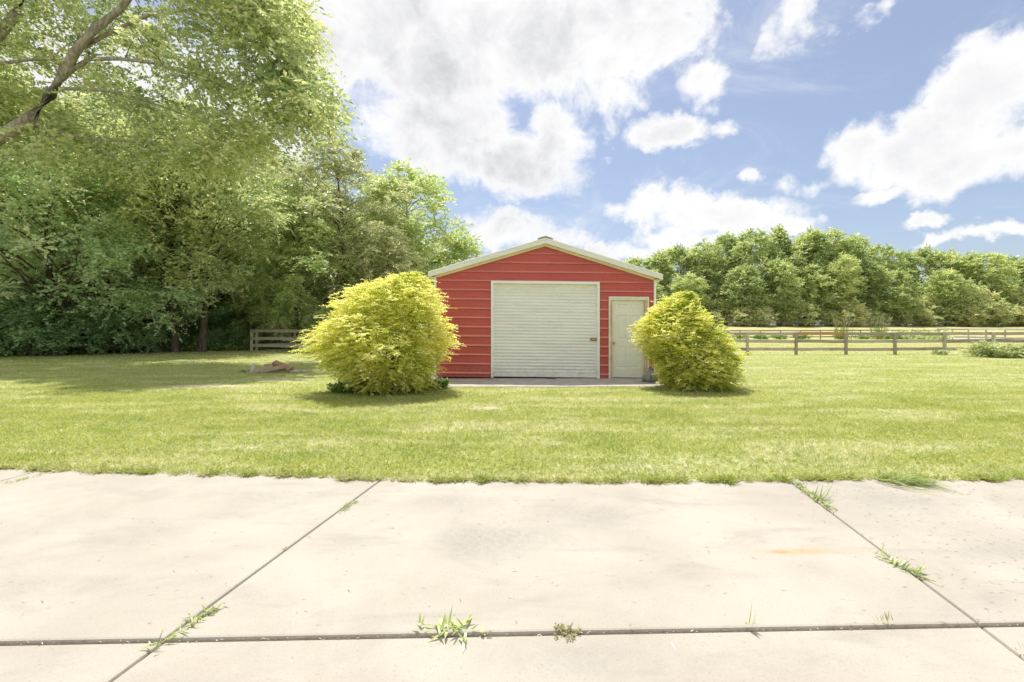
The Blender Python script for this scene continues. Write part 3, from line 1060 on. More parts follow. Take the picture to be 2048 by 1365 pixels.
def gen_tree(seed, H, cb, Rr, npuff, pr, K, nl, leaf, wid, tr, shape='round', lean=(0, 0), squash=1.0, droop=.3, flat=.6, limb_r=.3, up=.35, inner=.55, tint=.5, nbr=1.0, extra=None):
    """returns (trunk V,F) and (leaf V,F,tint); tree stands on z = 0"""
    rng = np.random.default_rng(seed)
    rg = random.Random(seed)
    # trunk
    tb = MB()
    bend = [rg.uniform(-.02, .02) * H for _ in range(8)]

    def axis(z):
        q = max(0, z) / H
        return Vector((lean[0] * q * H + bend[0] * math.sin(q * 5 + bend[1]) - bend[0] * math.sin(bend[1]), lean[1] * q * H + bend[2] * (math.sin(q * 4 + bend[3]) - math.sin(bend[3])), z))
    zt_ = cb + (H - cb) * .8
    kq = min(1.0, H / 7)
    zs_ = [-.15, .0, .25 * kq, .8 * kq] + list(np.linspace(1.6 * kq, zt_, 9))
    tb.tube([axis(z) for z in zs_], [tr * 1.7, tr * 1.45, tr * 1.15, tr] + list(np.linspace(tr * .92, tr * .12, 9)), 9)
    # puffs
    C = []
    ph = [rg.uniform(0, 6.28) for _ in range(6)]
    tries = 0
    while len(C) < npuff and tries < npuff * 30:
        tries += 1
        q = rg.random()
        a = rg.uniform(0, 2 * math.pi)
        if shape == 'round': pf = math.sqrt(max(0, 1 - (2 * q - 1) ** 2)) ** .8
        elif shape == 'oval': pf = math.sin(math.pi * min(1, q * .92 + .08)) ** .7
        elif shape == 'column': pf = (1 - q ** 4) * (.75 + .25 * math.sin(q * 9 + ph[0]))
        elif shape == 'wide': pf = (1 - q ** 3) ** .6 * (.55 + .45 * min(1, q * 3))
        else: pf = 1 - q
        lob = 1 + .22 * math.sin(3 * a + ph[1] + 4 * q) + .14 * math.sin(5 * a + ph[2] - 7 * q)
        rad = Rr * pf * lob * (inner + (1 - inner) * rg.random() ** .5 if rg.random() < .8 else rg.random() * inner)
        z = cb + (H - cb - pr * .6) * q
        ax = axis(z)
        c_ = Vector((ax.x + rad * math.cos(a), ax.y + rad * math.sin(a) * squash, z))
        if any((c_ - e).length < pr * .55 for e in C[-40:]): continue
        C.append(c_)
    if extra: C += extra
    Os, Ds, Ls, Ts = [], [], [], []
    for c_ in C:
        ax = axis(c_.z * .9)
        out = np.array([c_.x - ax.x, c_.y - ax.y, 0.0]); dist = np.linalg.norm(out)
        outn = out / max(dist, .1)
        if rg.random() < nbr and not (extra and any(c_ is e for e in extra)):
            z0 = max(cb * .75, min(zt_ * .96, c_.z - dist * rg.uniform(.35, .8)))
            p0 = axis(z0); r0 = max(.02, tr * limb_r * (1 - z0 / H) * rg.uniform(.5, 1) + .012 * dist * .5)
            mid = p0.lerp(c_, .5) + Vector((rg.uniform(-.1, .1) * dist, rg.uniform(-.1, .1) * dist, .12 * dist))
            tb.tube([p0, p0.lerp(mid, .5) + Vector((0, 0, .03 * dist)), mid, mid.lerp(c_, .55), c_], [r0, r0 * .75, r0 * .5, r0 * .3, .008], 5, False)
        p_r = pr * rg.uniform(.7, 1.3)
        kk = max(4, int(K * (p_r / pr) ** 2))
        d = rng.normal(0, 1, (kk, 3)); d[:, 2] = d[:, 2] * .55 + up
        d = nrm(nrm(d) + outn * .55)
        Os.append(np.array(c_)[None] + d * p_r * .15 + rng.normal(0, p_r * .22, (kk, 3)) * np.array([1, 1, .55]))
        Ds.append(d); Ls.append(p_r * rng.uniform(.55, 1.1, kk)); Ts.append(np.full(kk, tint + rg.gauss(0, .13)) + rng.normal(0, .06, kk))
    O = np.concatenate(Os); D = np.concatenate(Ds); L_ = np.concatenate(Ls); T_ = np.concatenate(Ts)
    v, f, t_ = sprays(rng, O, D, L_, nl, leaf, wid, T_, droop=droop, flat=flat, jit=.6, tj=.24)
    v[:, 2] = np.maximum(v[:, 2], .05)
    return tb, (v, f, t_)


def tree_meshes(mat, bark, **kw):
    tb, (v, f, t_) = gen_tree(**kw)
    tm = bpy.data.meshes.new('trunk'); tm.from_pydata(tb.v, [], tb.f); tm.update()
    for p in tm.polygons: p.use_smooth = True
    tm.materials.append(M[bark])
    return tm, mesh_np('crown', v, f, M[mat], t_)


def place_tree(meshes, x, y, label, rz=0., s=1., sz=None, name='tree', cat='tree', group=None):
    e = empty(name, (x, y, float(ground_z(x, y))), label, cat, group, rz)
    e.scale = (s, s, sz or s)
    link('trunk', meshes[0], e); link('crown', meshes[1], e)
    return e


ORD = ['first', 'second', 'third', 'fourth', 'fifth', 'sixth', 'seventh', 'eighth', 'ninth', 'tenth', 'eleventh', 'twelfth', 'thirteenth', 'fourteenth', 'fifteenth', 'sixteenth',
       'seventeenth', 'eighteenth', 'nineteenth', 'twentieth']
WG = 'trees of the left wood'
# near oak whose limbs come in from the left edge
d0 = 17.0
tx = X(-215, d0)
ty = d0 + .6
base = Vector((tx, ty, float(ground_z(tx, ty))))
ext = []
rgx = random.Random(77)
# hanging foliage placed along the limbs: crown hull between the frame top and the ragged right edge
HULL = [(-40, 660), (0, 640), (60, 655), (120, 660), (180, 668), (235, 660), (290, 640), (330, 560)]
for k in range(230):
    y = rgx.uniform(-190, 330)
    xm = np.interp(y, [-190, 0, 60, 120, 235, 330], [480, 575, 605, 618, 640, 420])
    xq = rgx.uniform(-330, xm) if rgx.random() < .6 else xm - abs(rgx.gauss(0, 90))
    xl_ = np.interp(y, [-60, 20, 62, 105, 150, 190, 238, 275, 335], [300, 240, 185, 150, 125, 100, 60, 0, -90])
    ext.append(pt(xq, y, d0 + (rgx.uniform(.9, 3.6) if abs(xq - xl_) < 95 else rgx.uniform(-1.8, 3.2))) - base)
for k in range(70):
    ext.append(pt(rgx.uniform(-330, 430), rgx.uniform(-170, 240), d0 + rgx.uniform(1.2, 4.8)) - base)
tb, (v, f, t_) = gen_tree(seed=101, H=19, cb=9.5, Rr=6.5, npuff=34, pr=1.1, K=24, nl=12, leaf=.205, wid=.105, tr=.42, droop=.55, flat=.45, tint=.52, nbr=.8, up=.1, extra=ext, limb_r=.22)
limb_pts = []
# the leaning limbs of the photograph
for path, r0, r1 in (([(-215, 420), (-90, 335), (0, 275), (60, 238), (100, 190), (125, 150), (150, 105), (185, 62), (240, 20), (300, -60)], .26, .10),
                     ([(-200, 240), (-80, 130), (0, 70), (30, 30), (60, -20), (90, -80)], .20, .12),
                     ([(128, 150), (180, 118), (240, 118), (300, 125), (380, 150), (450, 175)], .09, .02),
                     ([(118, 178), (170, 178), (240, 185), (330, 215), (420, 250), (500, 275)], .07, .015),
                     ([(40, 245), (130, 268), (210, 282), (280, 285)], .06, .02),
                     ([(155, 100), (230, 60), (300, 30), (380, 20), (460, 45), (540, 30)], .08, .015),
                     ([(0, 128), (60, 120), (110, 118)], .06, .04), ([(250, 118), (270, 70), (285, 55)], .03, .01),
                     ([(450, 60), (520, 90), (580, 130), (620, 180), (645, 225)], .035, .01)):
    ps = [pt(a, c_, d0 + .25 * math.sin(i * 1.7)) - base for i, (a, c_) in enumerate(path)]
    tb.tube(ps, list(np.linspace(r0, r1, len(ps))), 8)
    for i in range(len(ps) - 1):
        for q in (0, .33, .66):
            limb_pts.append(ps[i].lerp(ps[i + 1], q))
for c_ in ext:
    q = min(limb_pts, key=lambda p: (p - c_).length + (3 if p.z > c_.z + 1.5 else 0))
    dl_ = (q - c_).length
    if dl_ < 5.5:
        mid = q.lerp(c_, .5) + Vector((rgx.uniform(-.2, .2), rgx.uniform(-.2, .2), .12)) * dl_ * .5
        tb.tube([q, q.lerp(mid, .5) + Vector((0, 0, .06 * dl_)), mid, mid.lerp(c_, .5) + Vector((rgx.uniform(-.1, .1), 0, -.05)) * dl_ * .4, c_], [.012 + .007 * dl_, .010 + .005 * dl_, .018, .012, .006], 5, False)
        limb_pts.append(mid)
oak_tm = bpy.data.meshes.new('trunk'); oak_tm.from_pydata(tb.v, [], tb.f); oak_tm.update(); oak_tm.materials.append(M['bark_pale'])
for p in oak_tm.polygons: p.use_smooth = True
oak = empty('oak_tree', base, 'tall oak with pale leaning limbs reaching in at the top left corner', 'tree', WG)
link('trunk', oak_tm, oak)
link('crown', mesh_np('crown', v, f, M['oak'], t_), oak)

# other trees of the left wood
mB = tree_meshes('maple', 'bark', seed=102, H=9.6, cb=2.2, Rr=4.9, npuff=85, pr=1.0, K=26, nl=12, leaf=.19, wid=.12, tr=.22, shape='wide', droop=.35, flat=.85, up=.15, tint=.55)
mE = tree_meshes('oak', 'bark', seed=103, H=14, cb=3.6, Rr=4.6, npuff=95, pr=1.15, K=26, nl=13, leaf=.20, wid=.10, tr=.19, shape='oval', droop=.4, tint=.5)
mD = tree_meshes('bright', 'bark', seed=104, H=11.2, cb=1.2, Rr=3.4, npuff=90, pr=.95, K=26, nl=15, leaf=.22, wid=.075, tr=.22, shape='oval', droop=.7, flat=.4, tint=.42)
mF = tree_meshes('olive', 'bark', seed=105, H=15, cb=3.0, Rr=3.5, npuff=90, pr=1.1, K=24, nl=15, leaf=.20, wid=.09, tr=.26, shape='oval', droop=.4, tint=.45)
mG = tree_meshes('bright', 'bark', seed=106, H=15, cb=3.0, Rr=4.2, npuff=95, pr=1.2, K=24, nl=13, leaf=.27, wid=.15, tr=.28, shape='oval', droop=.25, tint=.5)
mU = tree_meshes('deep', 'bark', seed=107, H=3.0, cb=.25, Rr=1.5, npuff=34, pr=.62, K=20, nl=11, leaf=.15, wid=.085, tr=.05, shape='wide', droop=.3, tint=.5)

place_tree(mB, X(75, 21.2), 21.9, 'broad maple with pale green layered leaves at the left edge', .4, .98, name='maple_tree', group=WG)
place_tree(mB, X(262, 23.0), 24.0, 'maple with drooping green branches over the dark trunks', 2.3, .80, .78, name='maple_tree', group=WG)
place_tree(mE, X(403, 25), 25.0, 'dark-trunked oak right of the twin trunks, tallest behind the lawn', 1.0, 1.0, .98, name='oak_tree', group=WG)
place_tree(mE, X(342, 24.3), 24.6, 'oak with a thick dark trunk in the wood, left of another oak', 2.7, .9, .86, name='oak_tree', group=WG)
place_tree(mE, X(196, 24.2), 25.2, 'oak with a slim dark trunk behind the broad maple', 4.0, .95, .95, name='oak_tree', group=WG)
place_tree(mE, X(-20, 24.2), 25.2, 'oak behind the maple at the very left edge', 5.3, 1.05, name='oak_tree', group=WG)
place_tree(mD, X(575, 28), 29.0, 'bright green drooping tree just behind the left paddock fence', .7, 1.0, .98, name='willow_tree', group=WG)
place_tree(mD, X(500, 25.5), 28.6, 'low grey-green drooping tree beside the paddock corner post', 3.0, .62, .60, name='willow_tree', group=WG)
place_tree(mF, X(676, 32), 32.5, 'tall pale olive tree left of the bright tree behind the shed', .0, 1.12, 1.0, name='locust_tree', group=WG)
place_tree(mF, X(775, 31), 31.0, 'small pale olive tree just above the big golden bush', 2.1, .60, .56, name='locust_tree', group=WG)
place_tree(mG, X(815, 37), 37.5, 'bright green tree left of the shed roof', 1.3, 1.12, 1.0, name='poplar_tree', group=WG)
place_tree(mG, X(905, 44), 44.5, 'smaller bright tree sloping down to the shed roof', 3.6, .80, .74, name='poplar_tree', group=WG)
place_tree(mG, X(957, 52), 53, 'lowest treetop peeping over the left slope of the shed roof', 5.1, .62, .55, name='poplar_tree', group=WG)
fill = [(20, 33, 1.35, 'bottom left'), (150, 35, 1.40, 'x'), (270, 33, 1.30, 'x'), (390, 35, 1.25, 'x'), (500, 36, 1.20, 'x'), (600, 37, 1.05, 'x'), (-120, 31, 1.4, 'x'),
        (60, 43, 1.3, 'x'), (240, 44, 1.3, 'x'), (420, 45, 1.25, 'x'), (560, 45, 1.1, 'x'), (700, 44, 1.0, 'x'), (770, 46, .95, 'x'), (860, 56, .8, 'x')]
rf = random.Random(8)
for i, (px, d, s, _) in enumerate(fill):
    mm = mE if i % 3 else mG
    place_tree(mm, X(px, d), d + rf.uniform(-.8, .8), '%s in the %s row deep in the left wood, %s from the left' % (('shaded oak' if i % 3 else 'shaded poplar'), ('nearer' if i < 7 else 'farther'), ORD[sorted(f_[0] for f_ in (fill[:7] if i < 7 else fill[7:])).index(px)]), rf.uniform(0, 6), s, s * .98,
               name='oak_tree' if i % 3 else 'poplar_tree', group='trees deep in the left wood')
# understory
rf = random.Random(9)
US = [(-60, 20.9, .95), (5, 21.0, .95), (62, 21.2, .9), (118, 21.7, .9), (170, 22.6, .85), (228, 22.9, .8), (286, 23.8, .62), (262, 25.2, .9), (60, 23.6, 1.0), (140, 24.6, 1.0),
      (352, 25.6, .40), (425, 26.6, .42), (472, 27.6, .5), (205, 27, 1.0), (310, 28.2, .9), (390, 29.5, .9), (10, 27, 1.1), (470, 30, 1.0), (530, 31.5, .9), (590, 33, 1.0), (650, 34, 1.0)]
ULAB = ['leftmost', 'second', 'third', 'fourth', 'fifth', 'sixth', 'seventh']
for i, (px, d, s) in enumerate(US):
    lab = 'dark green shrub, %s from the left edge along the front of the left wood' % ULAB[i] if i < 7 else 'shaded shrub behind the front of the left wood, %s from the left' % ORD[sorted(u_[0] + u_[1] * .001 for u_ in US[7:]).index(px + d * .001)]
    place_tree(mU, X(px, d), d, lab, rf.uniform(0, 6), s, s * rf.uniform(.9, 1.05), name='shrub', cat='shrub', group='undergrowth of the left wood')
for i in range(14):
    px = -80 + i * 58; d = 38 + rf.uniform(-2, 9)
    place_tree(mU, X(px, d), d, 'tall shrub closing the deep back of the left wood, %s from the left' % ORD[i], rf.uniform(0, 6), 2.2, 1.9, name='shrub', cat='shrub', group='shrubs deep in the left wood')


# weedy margin along the wood: one mass
rng = np.random.default_rng(61)
n = 1500
pxs = rng.uniform(-120, 520, n)
yb = np.interp(pxs, [-120, 0, 130, 300, 420, 520], [21.2, 21.0, 22.3, 24.6, 26.3, 27.4]) + np.abs(rng.normal(0, .8, n)) - .35
O = np.stack([(pxs - 1024) / FPX * yb, yb, np.full(n, 0.)], 1); O[:, 2] = ground_z(O[:, 0], O[:, 1])
D = nrm(rng.normal(0, .35, (n, 3)) + UP)
v, f, t_ = sprays(rng, O, D, rng.uniform(.12, .55, n), 9, .12, .065, np.clip(rng.normal(.45, .2, n), 0, 1), droop=.2, flat=.7)
tag(link('weed_margin', mesh_np('weed_margin', v, f, M['weed'], t_)), 'low leafy weeds along the foot of the left wood', 'weeds', kind='stuff')

# ------------------------------------------------------------------ far treeline on the right
fm = [tree_meshes('far', 'bark_pale', seed=200 + i, H=20, cb=2.2, Rr=r_, npuff=165, pr=1.45, K=13, nl=10, leaf=.46, wid=.27, tr=.28, shape=sh, droop=.2, flat=.5, up=.5, tint=.5, nbr=.6, inner=.6)
      for i, (r_, sh) in enumerate(((4.5, 'round'), (5.0, 'wide'), (3.9, 'column'), (5.0, 'oval'), (4.4, 'round')))]
fs_ = tree_meshes('oak', 'bark', seed=210, H=9, cb=.6, Rr=4.2, npuff=70, pr=1.4, K=16, nl=10, leaf=.42, wid=.25, tr=.2, shape='wide', droop=.25, tint=.75)
rf = random.Random(12)
back = [(1225, 520), (1268, 512), (1318, 500), (1362, 487), (1410, 477), (1452, 468), (1505, 455), (1556, 449), (1612, 455), (1662, 458), (1712, 470), (1762, 486), (1812, 500), (1862, 489),
        (1908, 497), (1958, 505), (2008, 508), (2056, 508), (2110, 512)]
for i, (px, py) in enumerate(back):
    d = 104 + rf.uniform(-3, 3)
    x = X(px, d); gz = float(ground_z(x, d))
    H = CAM_H + (HOR - py) / FPX * d - gz
    s = H / 20.4
    place_tree(fm[i % 5], x, d, 'tall leafy tree, %s from the shed in the back row of the far treeline' % ORD[i], rf.uniform(0, 6), min(1.12, max(.95, s)) * rf.uniform(.85, 1.15), s, name='treeline_tree', group='back row of the far treeline')
front = [(1300, 560, 'far'), (1375, 545, 'far'), (1440, 590, 'deep'), (1488, 530, 'far'), (1562, 512, 'far'), (1618, 525, 'far'), (1680, 505, 'far'), (1742, 520, 'far'), (1792, 540, 'far'),
         (1845, 585, 'deep'), (1890, 535, 'far'), (1945, 560, 'deep'), (1990, 548, 'far'), (2040, 565, 'deep'), (2095, 560, 'far')]
for i, (px, py, kd) in enumerate(front):
    d = 95 + rf.uniform(-2, 2)
    x = X(px, d); gz = float(ground_z(x, d))
    H = CAM_H + (HOR - py) / FPX * d - gz
    mm = fm[(i * 3 + 1) % 5] if kd == 'far' else fs_
    s = H / (20.4 if kd == 'far' else 9.6)
    place_tree(mm, x, d, '%s tree, %s from the shed in the front row of the far treeline' % ('leafy green' if kd == 'far' else 'dense dark', ORD[i]), rf.uniform(0, 6),
               max(s, .72) if kd == 'far' else s * .9, s, name='treeline_tree', group='front row of the far treeline')
# thicket at the foot of the far treeline
for i, px in enumerate(range(1290, 2120, 46)):
    d = 92 + rf.uniform(-1.5, 1.5); x = X(px + rf.uniform(-8, 8), d)
    s = rf.uniform(.32, .55)
    place_tree(fs_, x, d, 'low shrub, %s from the shed in the thicket under the far treeline' % ORD[i], rf.uniform(0, 6), s * 1.25, s, name='shrub', cat='shrub', group='thicket under the far treeline')


# ------------------------------------------------------------------ fences
def bar(name, p0, p1, h, th, mat, parent, seed=0, bow=.012):
    """board from p0 to p1 (bottom edge), modelled along local X"""
    p0, p1 = Vector(p0), Vector(p1)
    rg = random.Random(seed); L = (p1 - p0).length
    b = MB(); n = 4; vs = []
    for i in range(n + 1):
        q = i / n; dz = rg.uniform(-bow, bow) * (0 < i < n); dy = rg.uniform(-bow, bow) * .5
        x = q * L
        vs += [(x, -th / 2 + dy, dz), (x, th / 2 + dy, dz), (x, th / 2 + dy, h + dz + rg.uniform(-.006, .006)), (x, -th / 2 + dy, h + dz)]
    fs = []
    for i in range(n):
        for k in range(4):
            k2 = (k + 1) % 4
            fs.append((i * 4 + k, i * 4 + k2, i * 4 + 4 + k2, i * 4 + 4 + k))
    fs += [(3, 2, 1, 0), tuple(n * 4 + k for k in range(4))]
    b.add(vs, fs)
    o = b.build(name, mat, parent)
    dv = p1 - p0
    o.location = p0
    o.rotation_euler = (0, -math.atan2(dv.z, math.hypot(dv.x, dv.y)), math.atan2(dv.y, dv.x))
    return o


def post(p, h, w, mat, parent, seed):
    rg = random.Random(seed); b = MB()
    b.box(-.25, h, -w / 2, w / 2, -w / 2, w / 2)
    o = b.build('post', mat, parent, bevel=.008)
    o.location = p
    o.rotation_euler = (rg.uniform(-.015, .015), -math.pi / 2 + rg.uniform(-.015, .015), rg.uniform(-.1, .1))
    return o


def fence(label, posts, h, rails, bh, mat, side=1, special=None, postmat=None, w=.11, group='board fences of the paddocks'):
    e = empty('board_fence', (posts[0][0], posts[0][1], 0), label, 'fence', group)
    off = Vector(e.location)
    P3 = [Vector((x, y, float(ground_z(x, y)))) - off for x, y in posts]
    for i, p in enumerate(P3):
        post(p, h - .02 + random.Random(i).uniform(-.02, .03), w, postmat or mat, e, i + 5)
    for i in range(len(P3) - 1):
        dv = (P3[i + 1] - P3[i]); nn = Vector((-dv.y, dv.x, 0)).normalized() * (w / 2 + .016) * side
        for j, rz in enumerate(rails):
            rg = random.Random(i * 7 + j)
            a = P3[i] + nn + Vector((0, 0, rz + rg.uniform(-.015, .015))); c_ = P3[i + 1] + nn + Vector((0, 0, rz + rg.uniform(-.015, .015)))
            ex = dv.normalized() * .004
            mt = special.get((i, j), mat) if special else mat
            bar('rail', a + ex, c_ - ex, bh, .028, mt, e, i * 11 + j, .010)
    return e


FD = 22.5
posts = [(X(px, FD), FD) for px in (1298, 1397, 1495, 1592, 1692, 1790, 1889, 1987, 2085, 2184)]
fence('weathered grey three-board paddock fence on the right with one orange board', posts, 1.12, (.20, .585, .96), .15, M['fence'], 1, {(3, 2): M['fence_new']})
posts = [(X(1400, 55) + 2.44 * i, 55 + .02 * i) for i in range(13)]
fence('distant three-board fence running behind the right paddock', posts, 1.15, (.22, .60, .98), .15, M['fence'], -1)
posts = [(X(1875, 55) + (X(2150, 40) - X(1875, 55)) * i / 7, 55 - 15 * i / 7) for i in range(8)]
fence('bleached pale board fence beyond the low shrubs at the far right', posts, 1.30, (.25, .70, 1.12), .17, M['fence_pale'], -1)
# left paddock corner
c0 = (X(503, 26.5), 26.5)
fence('weathered paddock fence left of the big golden bush, run nearest the lawn', [c0, (X(608, 24.9), 24.9), (X(720, 23.2), 23.2)], 1.25, (.24, .66, 1.08), .15, M['fence'], -1)
fence('paddock fence run receding behind the left corner post', [(c0[0] + .22, c0[1] + .14), (X(589, 28.6), 28.6), (X(668, 31), 31.0)], 1.25, (.24, .66, 1.08), .15, M['fence'], 1)

# ------------------------------------------------------------------ shrubs and weeds around the right fences
mS = tree_meshes('oak', 'bark', seed=301, H=.85, cb=.05, Rr=.85, npuff=34, pr=.30, K=22, nl=10, leaf=.085, wid=.05, tr=.03, shape='wide', tint=.5)
place_tree(mS, X(1985, 20.3), 20.3, 'low rounded green shrub in front of the right paddock fence', .5, 1.0, .88, name='shrub', cat='shrub', group='low shrubs by the right fence')
place_tree(mS, X(2046, 19.9), 19.9, 'low shrub cut by the right edge of the picture', 2.5, .85, .80, name='shrub', cat='shrub', group='low shrubs by the right fence')
weed_clump(302, (X(1880, 22.2), 22.2, -.03), .30, .36, 'small weed clump at the foot of a right fence post', n=40, leaf=.09, wid=.045, mat='oak')
weed_clump(303, (X(1990, 21.6), 21.6, -.03), .35, .75, 'thin yellowish sapling weeds rising behind the low right shrub', n=24, leaf=.12, wid=.06)
for i, (px, h) in enumerate(((1481, .7), (1520, .8), (1560, .75), (1605, .8), (1685, .9), (1722, .7), (1765, .8), (1800, .6))):
    weed_clump(310 + i, (X(px, 54.5), 54.5, -.03), .85, h, 'weed tuft at the foot of the distant fence, %s from the golden bush' % ORD[i], n=50, leaf=.24, wid=.11, group='weeds along the distant fence')
weed_clump(330, (X(1848, 53.0), 53.0, -.03), 2.9, 1.5, 'sprawling yellow-green weed patch over the distant fence', n=150, leaf=.32, wid=.16, mat='bright')


def plume_grass(seed, px, d, label):
    rng = np.random.default_rng(seed)
    e = empty('plume_grass', (X(px, d), d, float(ground_z(X(px, d), d))), label, 'grass', 'plume grass clumps at the distant fence')
    n = 26
    a = rng.uniform(0, 2 * math.pi, n); sp_ = rng.uniform(.05, .38, n)
    D = nrm(np.stack([np.cos(a) * sp_ + .08, np.sin(a) * sp_, np.ones(n)], 1))
    O = np.stack([rng.normal(0, .35, n), rng.normal(0, .25, n), np.zeros(n)], 1)
    H = rng.uniform(2.0, 3.0, n)
    V1, F1 = kites(np.repeat(O, 3, 0), nrm(np.repeat(D, 3, 0) + rng.normal(0, .15, (n * 3, 3))), nrm(rng.normal(0, 1, (n * 3, 3))), np.repeat(H, 3) * rng.uniform(.4, .75, n * 3), np.full(n * 3, .06))
    link('blades', mesh_np('blades', V1, F1, M['tuft'], np.repeat(rng.random(n * 3), 4)), e)
    b = MB()
    for i in range(n):
        p0 = Vector(O[i]); dd = Vector(D[i]); h = float(H[i])
        b.tube([p0, p0 + dd * h * .5, p0 + dd * h * .8], [.02, .016, .012], 4)
        b.tube([p0 + dd * h * .8, p0 + dd * h * .88 + Vector((.02, 0, 0)), p0 + dd * h + Vector((.08, 0, -.02))], [.03, .07, .01], 5)
    b.build('seed_heads', M['pale_grass'], e)


plume_grass(341, 1682, 53.5, 'tall pale plume grass clump nearer the orange fence board')
plume_grass(342, 1757, 53.5, 'tall pale plume grass clump farther right along the distant fence')

# ------------------------------------------------------------------ scrap wood pile
PD = 13.1
pc = Vector((X(545, PD), PD, -.02))


def plank(px0, z0, px1, z1, dy0, dy1, h, th, mat, label, roll=0.0, cat='plank'):
    p0 = Vector((X(px0, PD), PD + dy0, z0)); p1 = Vector((X(px1, PD), PD + dy1, z1))
    o = bar('scrap_plank', p0, p1, h, th, M[mat], None, int(px0 * 7 + px1), .004)
    o.rotation_euler.x = roll
    tag(o, label, cat, 'scrap wood pile on the lawn')
    return o


plank(512, .02, 548, .14, -.10, -.02, .09, .10, 'plank_tan', 'short tan board sloping up at the left of the wood pile')
plank(530, .00, 574, .12, -.22, -.15, .11, .08, 'plank_tan', 'long tan board across the front of the wood pile')
plank(546, .26, 583, .06, .06, -.06, .06, .16, 'plank_red', 'red-brown plank slanting down on top of the wood pile', .5)
plank(527, .16, 556, .18, .10, .14, .06, .14, 'plank_red', 'dark red-brown board at the back of the wood pile')
plank(538, .02, 584, .04, .0, .06, .12, .14, 'plank_grey', 'grey plank under the middle of the wood pile')
plank(505, .00, 528, .01, -.24, -.20, .04, .12, 'plank_grey', 'thin grey strip on the grass in front of the wood pile')
plank(582, .00, 601, .01, .0, -.03, .05, .16, 'plank_white', 'pale flat board lying right of the wood pile')
plank(596, .00, 622, .02, .03, .10, .035, .07, 'plank_grey', 'long thin grey stick lying at the right end of the pile')
o = bar('scrap_block', (X(511, PD), PD - .12, .01), (X(515.5, PD), PD - .10, .25), .085, .10, M['plank_white'], None, 4, .004)
tag(o, 'whitish block of wood standing upright at the left of the pile', 'wood block', 'scrap wood pile on the lawn')
# thin dead twigs beside the pile
b = MB()
rt = random.Random(4)
for i in range(9):
    p = Vector((X(502, PD) + rt.uniform(-.12, .12), PD - .15 + rt.uniform(-.1, .1), -.01)); a = rt.uniform(0, 6.28)
    b.tube([p, p + Vector((math.cos(a) * .12, math.sin(a) * .08, .05 + rt.uniform(0, .04))), p + Vector((math.cos(a) * .22, math.sin(a) * .15, .04 + rt.uniform(0, .08)))], [.007, .005, .002], 4)
tw = b.build('dead_twigs', M['bark']); tag(tw, 'small tangle of dead twigs left of the wood pile', 'twigs', kind='stuff')


# ------------------------------------------------------------------ weeds in the driveway joints
def tuft(seed, px, py, n, length, label, spread=(.03, .015), dirv=None, lay=.5, wid=.011, mat='tuft', z=-.012, along=None, name='grass_tuft', upright=0.0):
    """blades of three bent segments; along = (dx, dy) strip on the ground"""
    rng = np.random.default_rng(seed)
    x, y = gp(px, py)
    Vs, Fs, Ts = [], [], []; off = 0
    for i in range(n):
        q = rng.random()
        o = np.array([rng.normal(0, spread[0]), rng.normal(0, spread[1]), 0.0])
        if along is not None: o[:2] = np.array(along) * q + rng.normal(0, spread[1], 2)
        a = rng.uniform(0, 2 * math.pi)
        dh = np.array([math.cos(a), math.sin(a), 0.0])
        if dirv is not None: dh = nrm(dh * .55 + np.array([*dirv, 0.0]))
        L = length * rng.uniform(.45, 1.15); la = np.clip(lay + rng.normal(0, .2), .05, 1.2)
        sd = np.array([-dh[1], dh[0], 0.0])
        w0 = wid * rng.uniform(.6, 1.2)
        t = rng.random()
        for k in range(5):
            s = k / 4
            hx = L * s * (.25 + .75 * la) ; hz = L * (s * (1 - la * .55) - la * .75 * s * s)
            p = o + dh * hx * (1 - upright) + UP * max(hz + .012, .006 + .02 * (s < .1))
            wv = w0 * (1 - s ** 2.2) * (.5 + .5 * min(1, s * 4))
            Vs += [p - sd * wv * .5, p + sd * wv * .5]; Ts += [t, t]
            if k < 4: Fs.append((off + 2 * k, off + 2 * k + 1, off + 2 * k + 3, off + 2 * k + 2))
        off += 10
    ob = link(name, mesh_np(name, np.array(Vs), np.array(Fs), M[mat], Ts, smooth=True))
    ob.location = (x, y, z)
    tag(ob, label, 'weed', 'weeds in the driveway joints')
    return ob


tuft(401, 335, 1272, 46, .085, 'grass strip where the left driveway joints cross', along=(.11, .30), spread=(.02, .012), dirv=(.1, .3), lay=.55, wid=.009).location = (*gp(290, 1308), -.012)
tuft(402, 912, 1264, 30, .095, 'largest green grass tuft in the joint across the driveway', spread=(.05, .02), lay=.5, wid=.014)
tuft(403, 845, 1262, 6, .085, 'little curled grass sprig left of the largest joint tuft', spread=(.012, .008), lay=.5, wid=.009)
w_ = weed_clump(404, (*gp(1132, 1264), -.012), .055, .035, 'small grey-green creeping weed in the middle of the cross joint', leaf=.013, wid=.009, n=34, nl=7, mat='pale_grass')
tuft(405, 1497, 1256, 5, .11, 'single upright grass blade in the cross joint', spread=(.008, .005), lay=.18, wid=.013, upright=.6)
tuft(406, 1772, 1250, 12, .06, 'dry reddish sprig in the cross joint near the right joint', spread=(.02, .01), lay=.3, wid=.006, mat='pale_grass')
tuft(407, 1590, 966, 130, .075, 'thick grass growing down the right joint from the lawn', along=(jx(2.285, 3.25) - jx(2.285, 3.82), 3.25 - 3.82), spread=(.02, .016), lay=.6, wid=.009)
tuft(408, 1640, 1000, 14, .17, 'long grass blades fanning right from the overgrown right joint', spread=(.03, .02), dirv=(.9, .05), lay=.5, wid=.010)
tuft(409, 1845, 1158, 44, .12, 'grass tuft halfway down the right driveway joint', along=(-.06, .22), spread=(.02, .014), dirv=(.6, -.25), lay=.7, wid=.010)
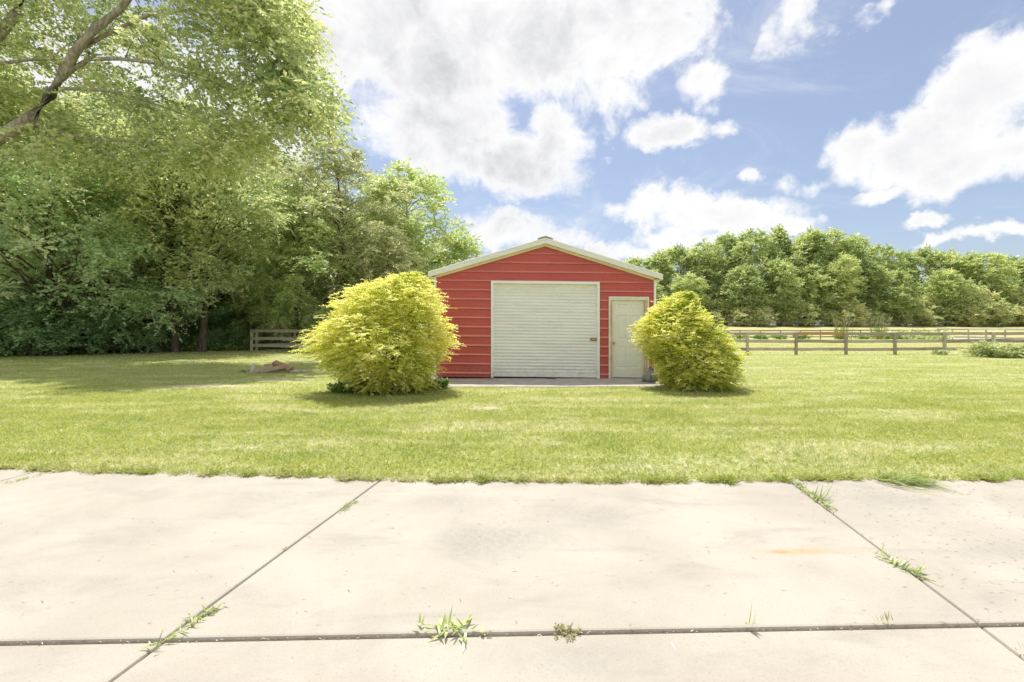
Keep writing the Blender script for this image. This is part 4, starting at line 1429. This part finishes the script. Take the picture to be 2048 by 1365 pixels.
tuft(410, 1800, 966, 110, .30, 'long flattened grass sprawling from the lawn onto the right slab', spread=(.10, .05), dirv=(.85, -.45), lay=.85, wid=.010, z=.0)
tuft(411, 2036, 1300, 16, .06, 'dry grass in the right joint near the picture corner', along=(.03, -.12), spread=(.01, .01), lay=.5, wid=.007, mat='pale_grass')
tuft(412, 712, 1003, 40, .05, 'short grass strip high in the left driveway joint', along=(-.03, -.20), spread=(.01, .010), lay=.5, wid=.008)
tuft(413, 90, 948, 40, .05, 'grass in the far left joint by the lawn edge', along=(-.05, -.25), spread=(.01, .014), lay=.5, wid=.008)
tuft(414, 570, 1100, 5, .03, 'tiny brown sprout midway along the left driveway joint', spread=(.008, .008), lay=.5, wid=.006, mat='pale_grass')
M['dry_bits'] = leaf_mat('dry_bits', (.10, .075, .05), (.24, .19, .13), (.40, .34, .22), .1)
# debris in the cross joint
rng = np.random.default_rng(71)
n = 420
x = rng.uniform(-2.2, 2.4, n); dens_ = np.abs(rng.normal(0, 1, n))
y = trans_y(x) + rng.normal(0, .006, n)
P = np.stack([x, y, np.full(n, -.010)], 1)
a = rng.uniform(0, 6.28, n)
V1, F1 = kites(P, nrm(np.stack([np.cos(a), np.sin(a) * .4, rng.uniform(0, .4, n)], 1)), nrm(rng.normal(0, .4, (n, 3)) + UP), rng.uniform(.006, .02, n), rng.uniform(.003, .006, n))
tag(link('joint_debris', mesh_np('joint_debris', V1, F1, M['dry_bits'], np.repeat(rng.random(n), 4))), 'dry bits of leaf and grass caught in the cross joint', 'debris', kind='stuff')
# clippings scattered on the slabs
m_clip = leaf_mat('dry_clipping', (.12, .105, .07), (.23, .21, .13), (.36, .34, .19), .1)
n = 1500
x = np.concatenate([rng.uniform(-4, 4.4, n // 2), rng.uniform(2.1, 4.4, n - n // 2)]); y = np.concatenate([rng.uniform(1.3, 3.75, n // 2), rng.uniform(1.8, 3.75, n - n // 2)])
zz = np.where(y > trans_y(x), .002, -.015)
a = rng.normal(-.15, .6, n)
V1, F1 = kites(np.stack([x, y, zz], 1), nrm(np.stack([np.cos(a), np.sin(a), rng.uniform(0, .08, n)], 1)), nrm(rng.normal(0, .25, (n, 3)) + UP), rng.uniform(.010, .042, n), rng.uniform(.0015, .0035, n))
tag(link('grass_clippings', mesh_np('grass_clippings', V1, F1, m_clip, np.repeat(rng.random(n), 4))), 'mown grass clippings scattered over the driveway slabs', 'clippings', kind='stuff')
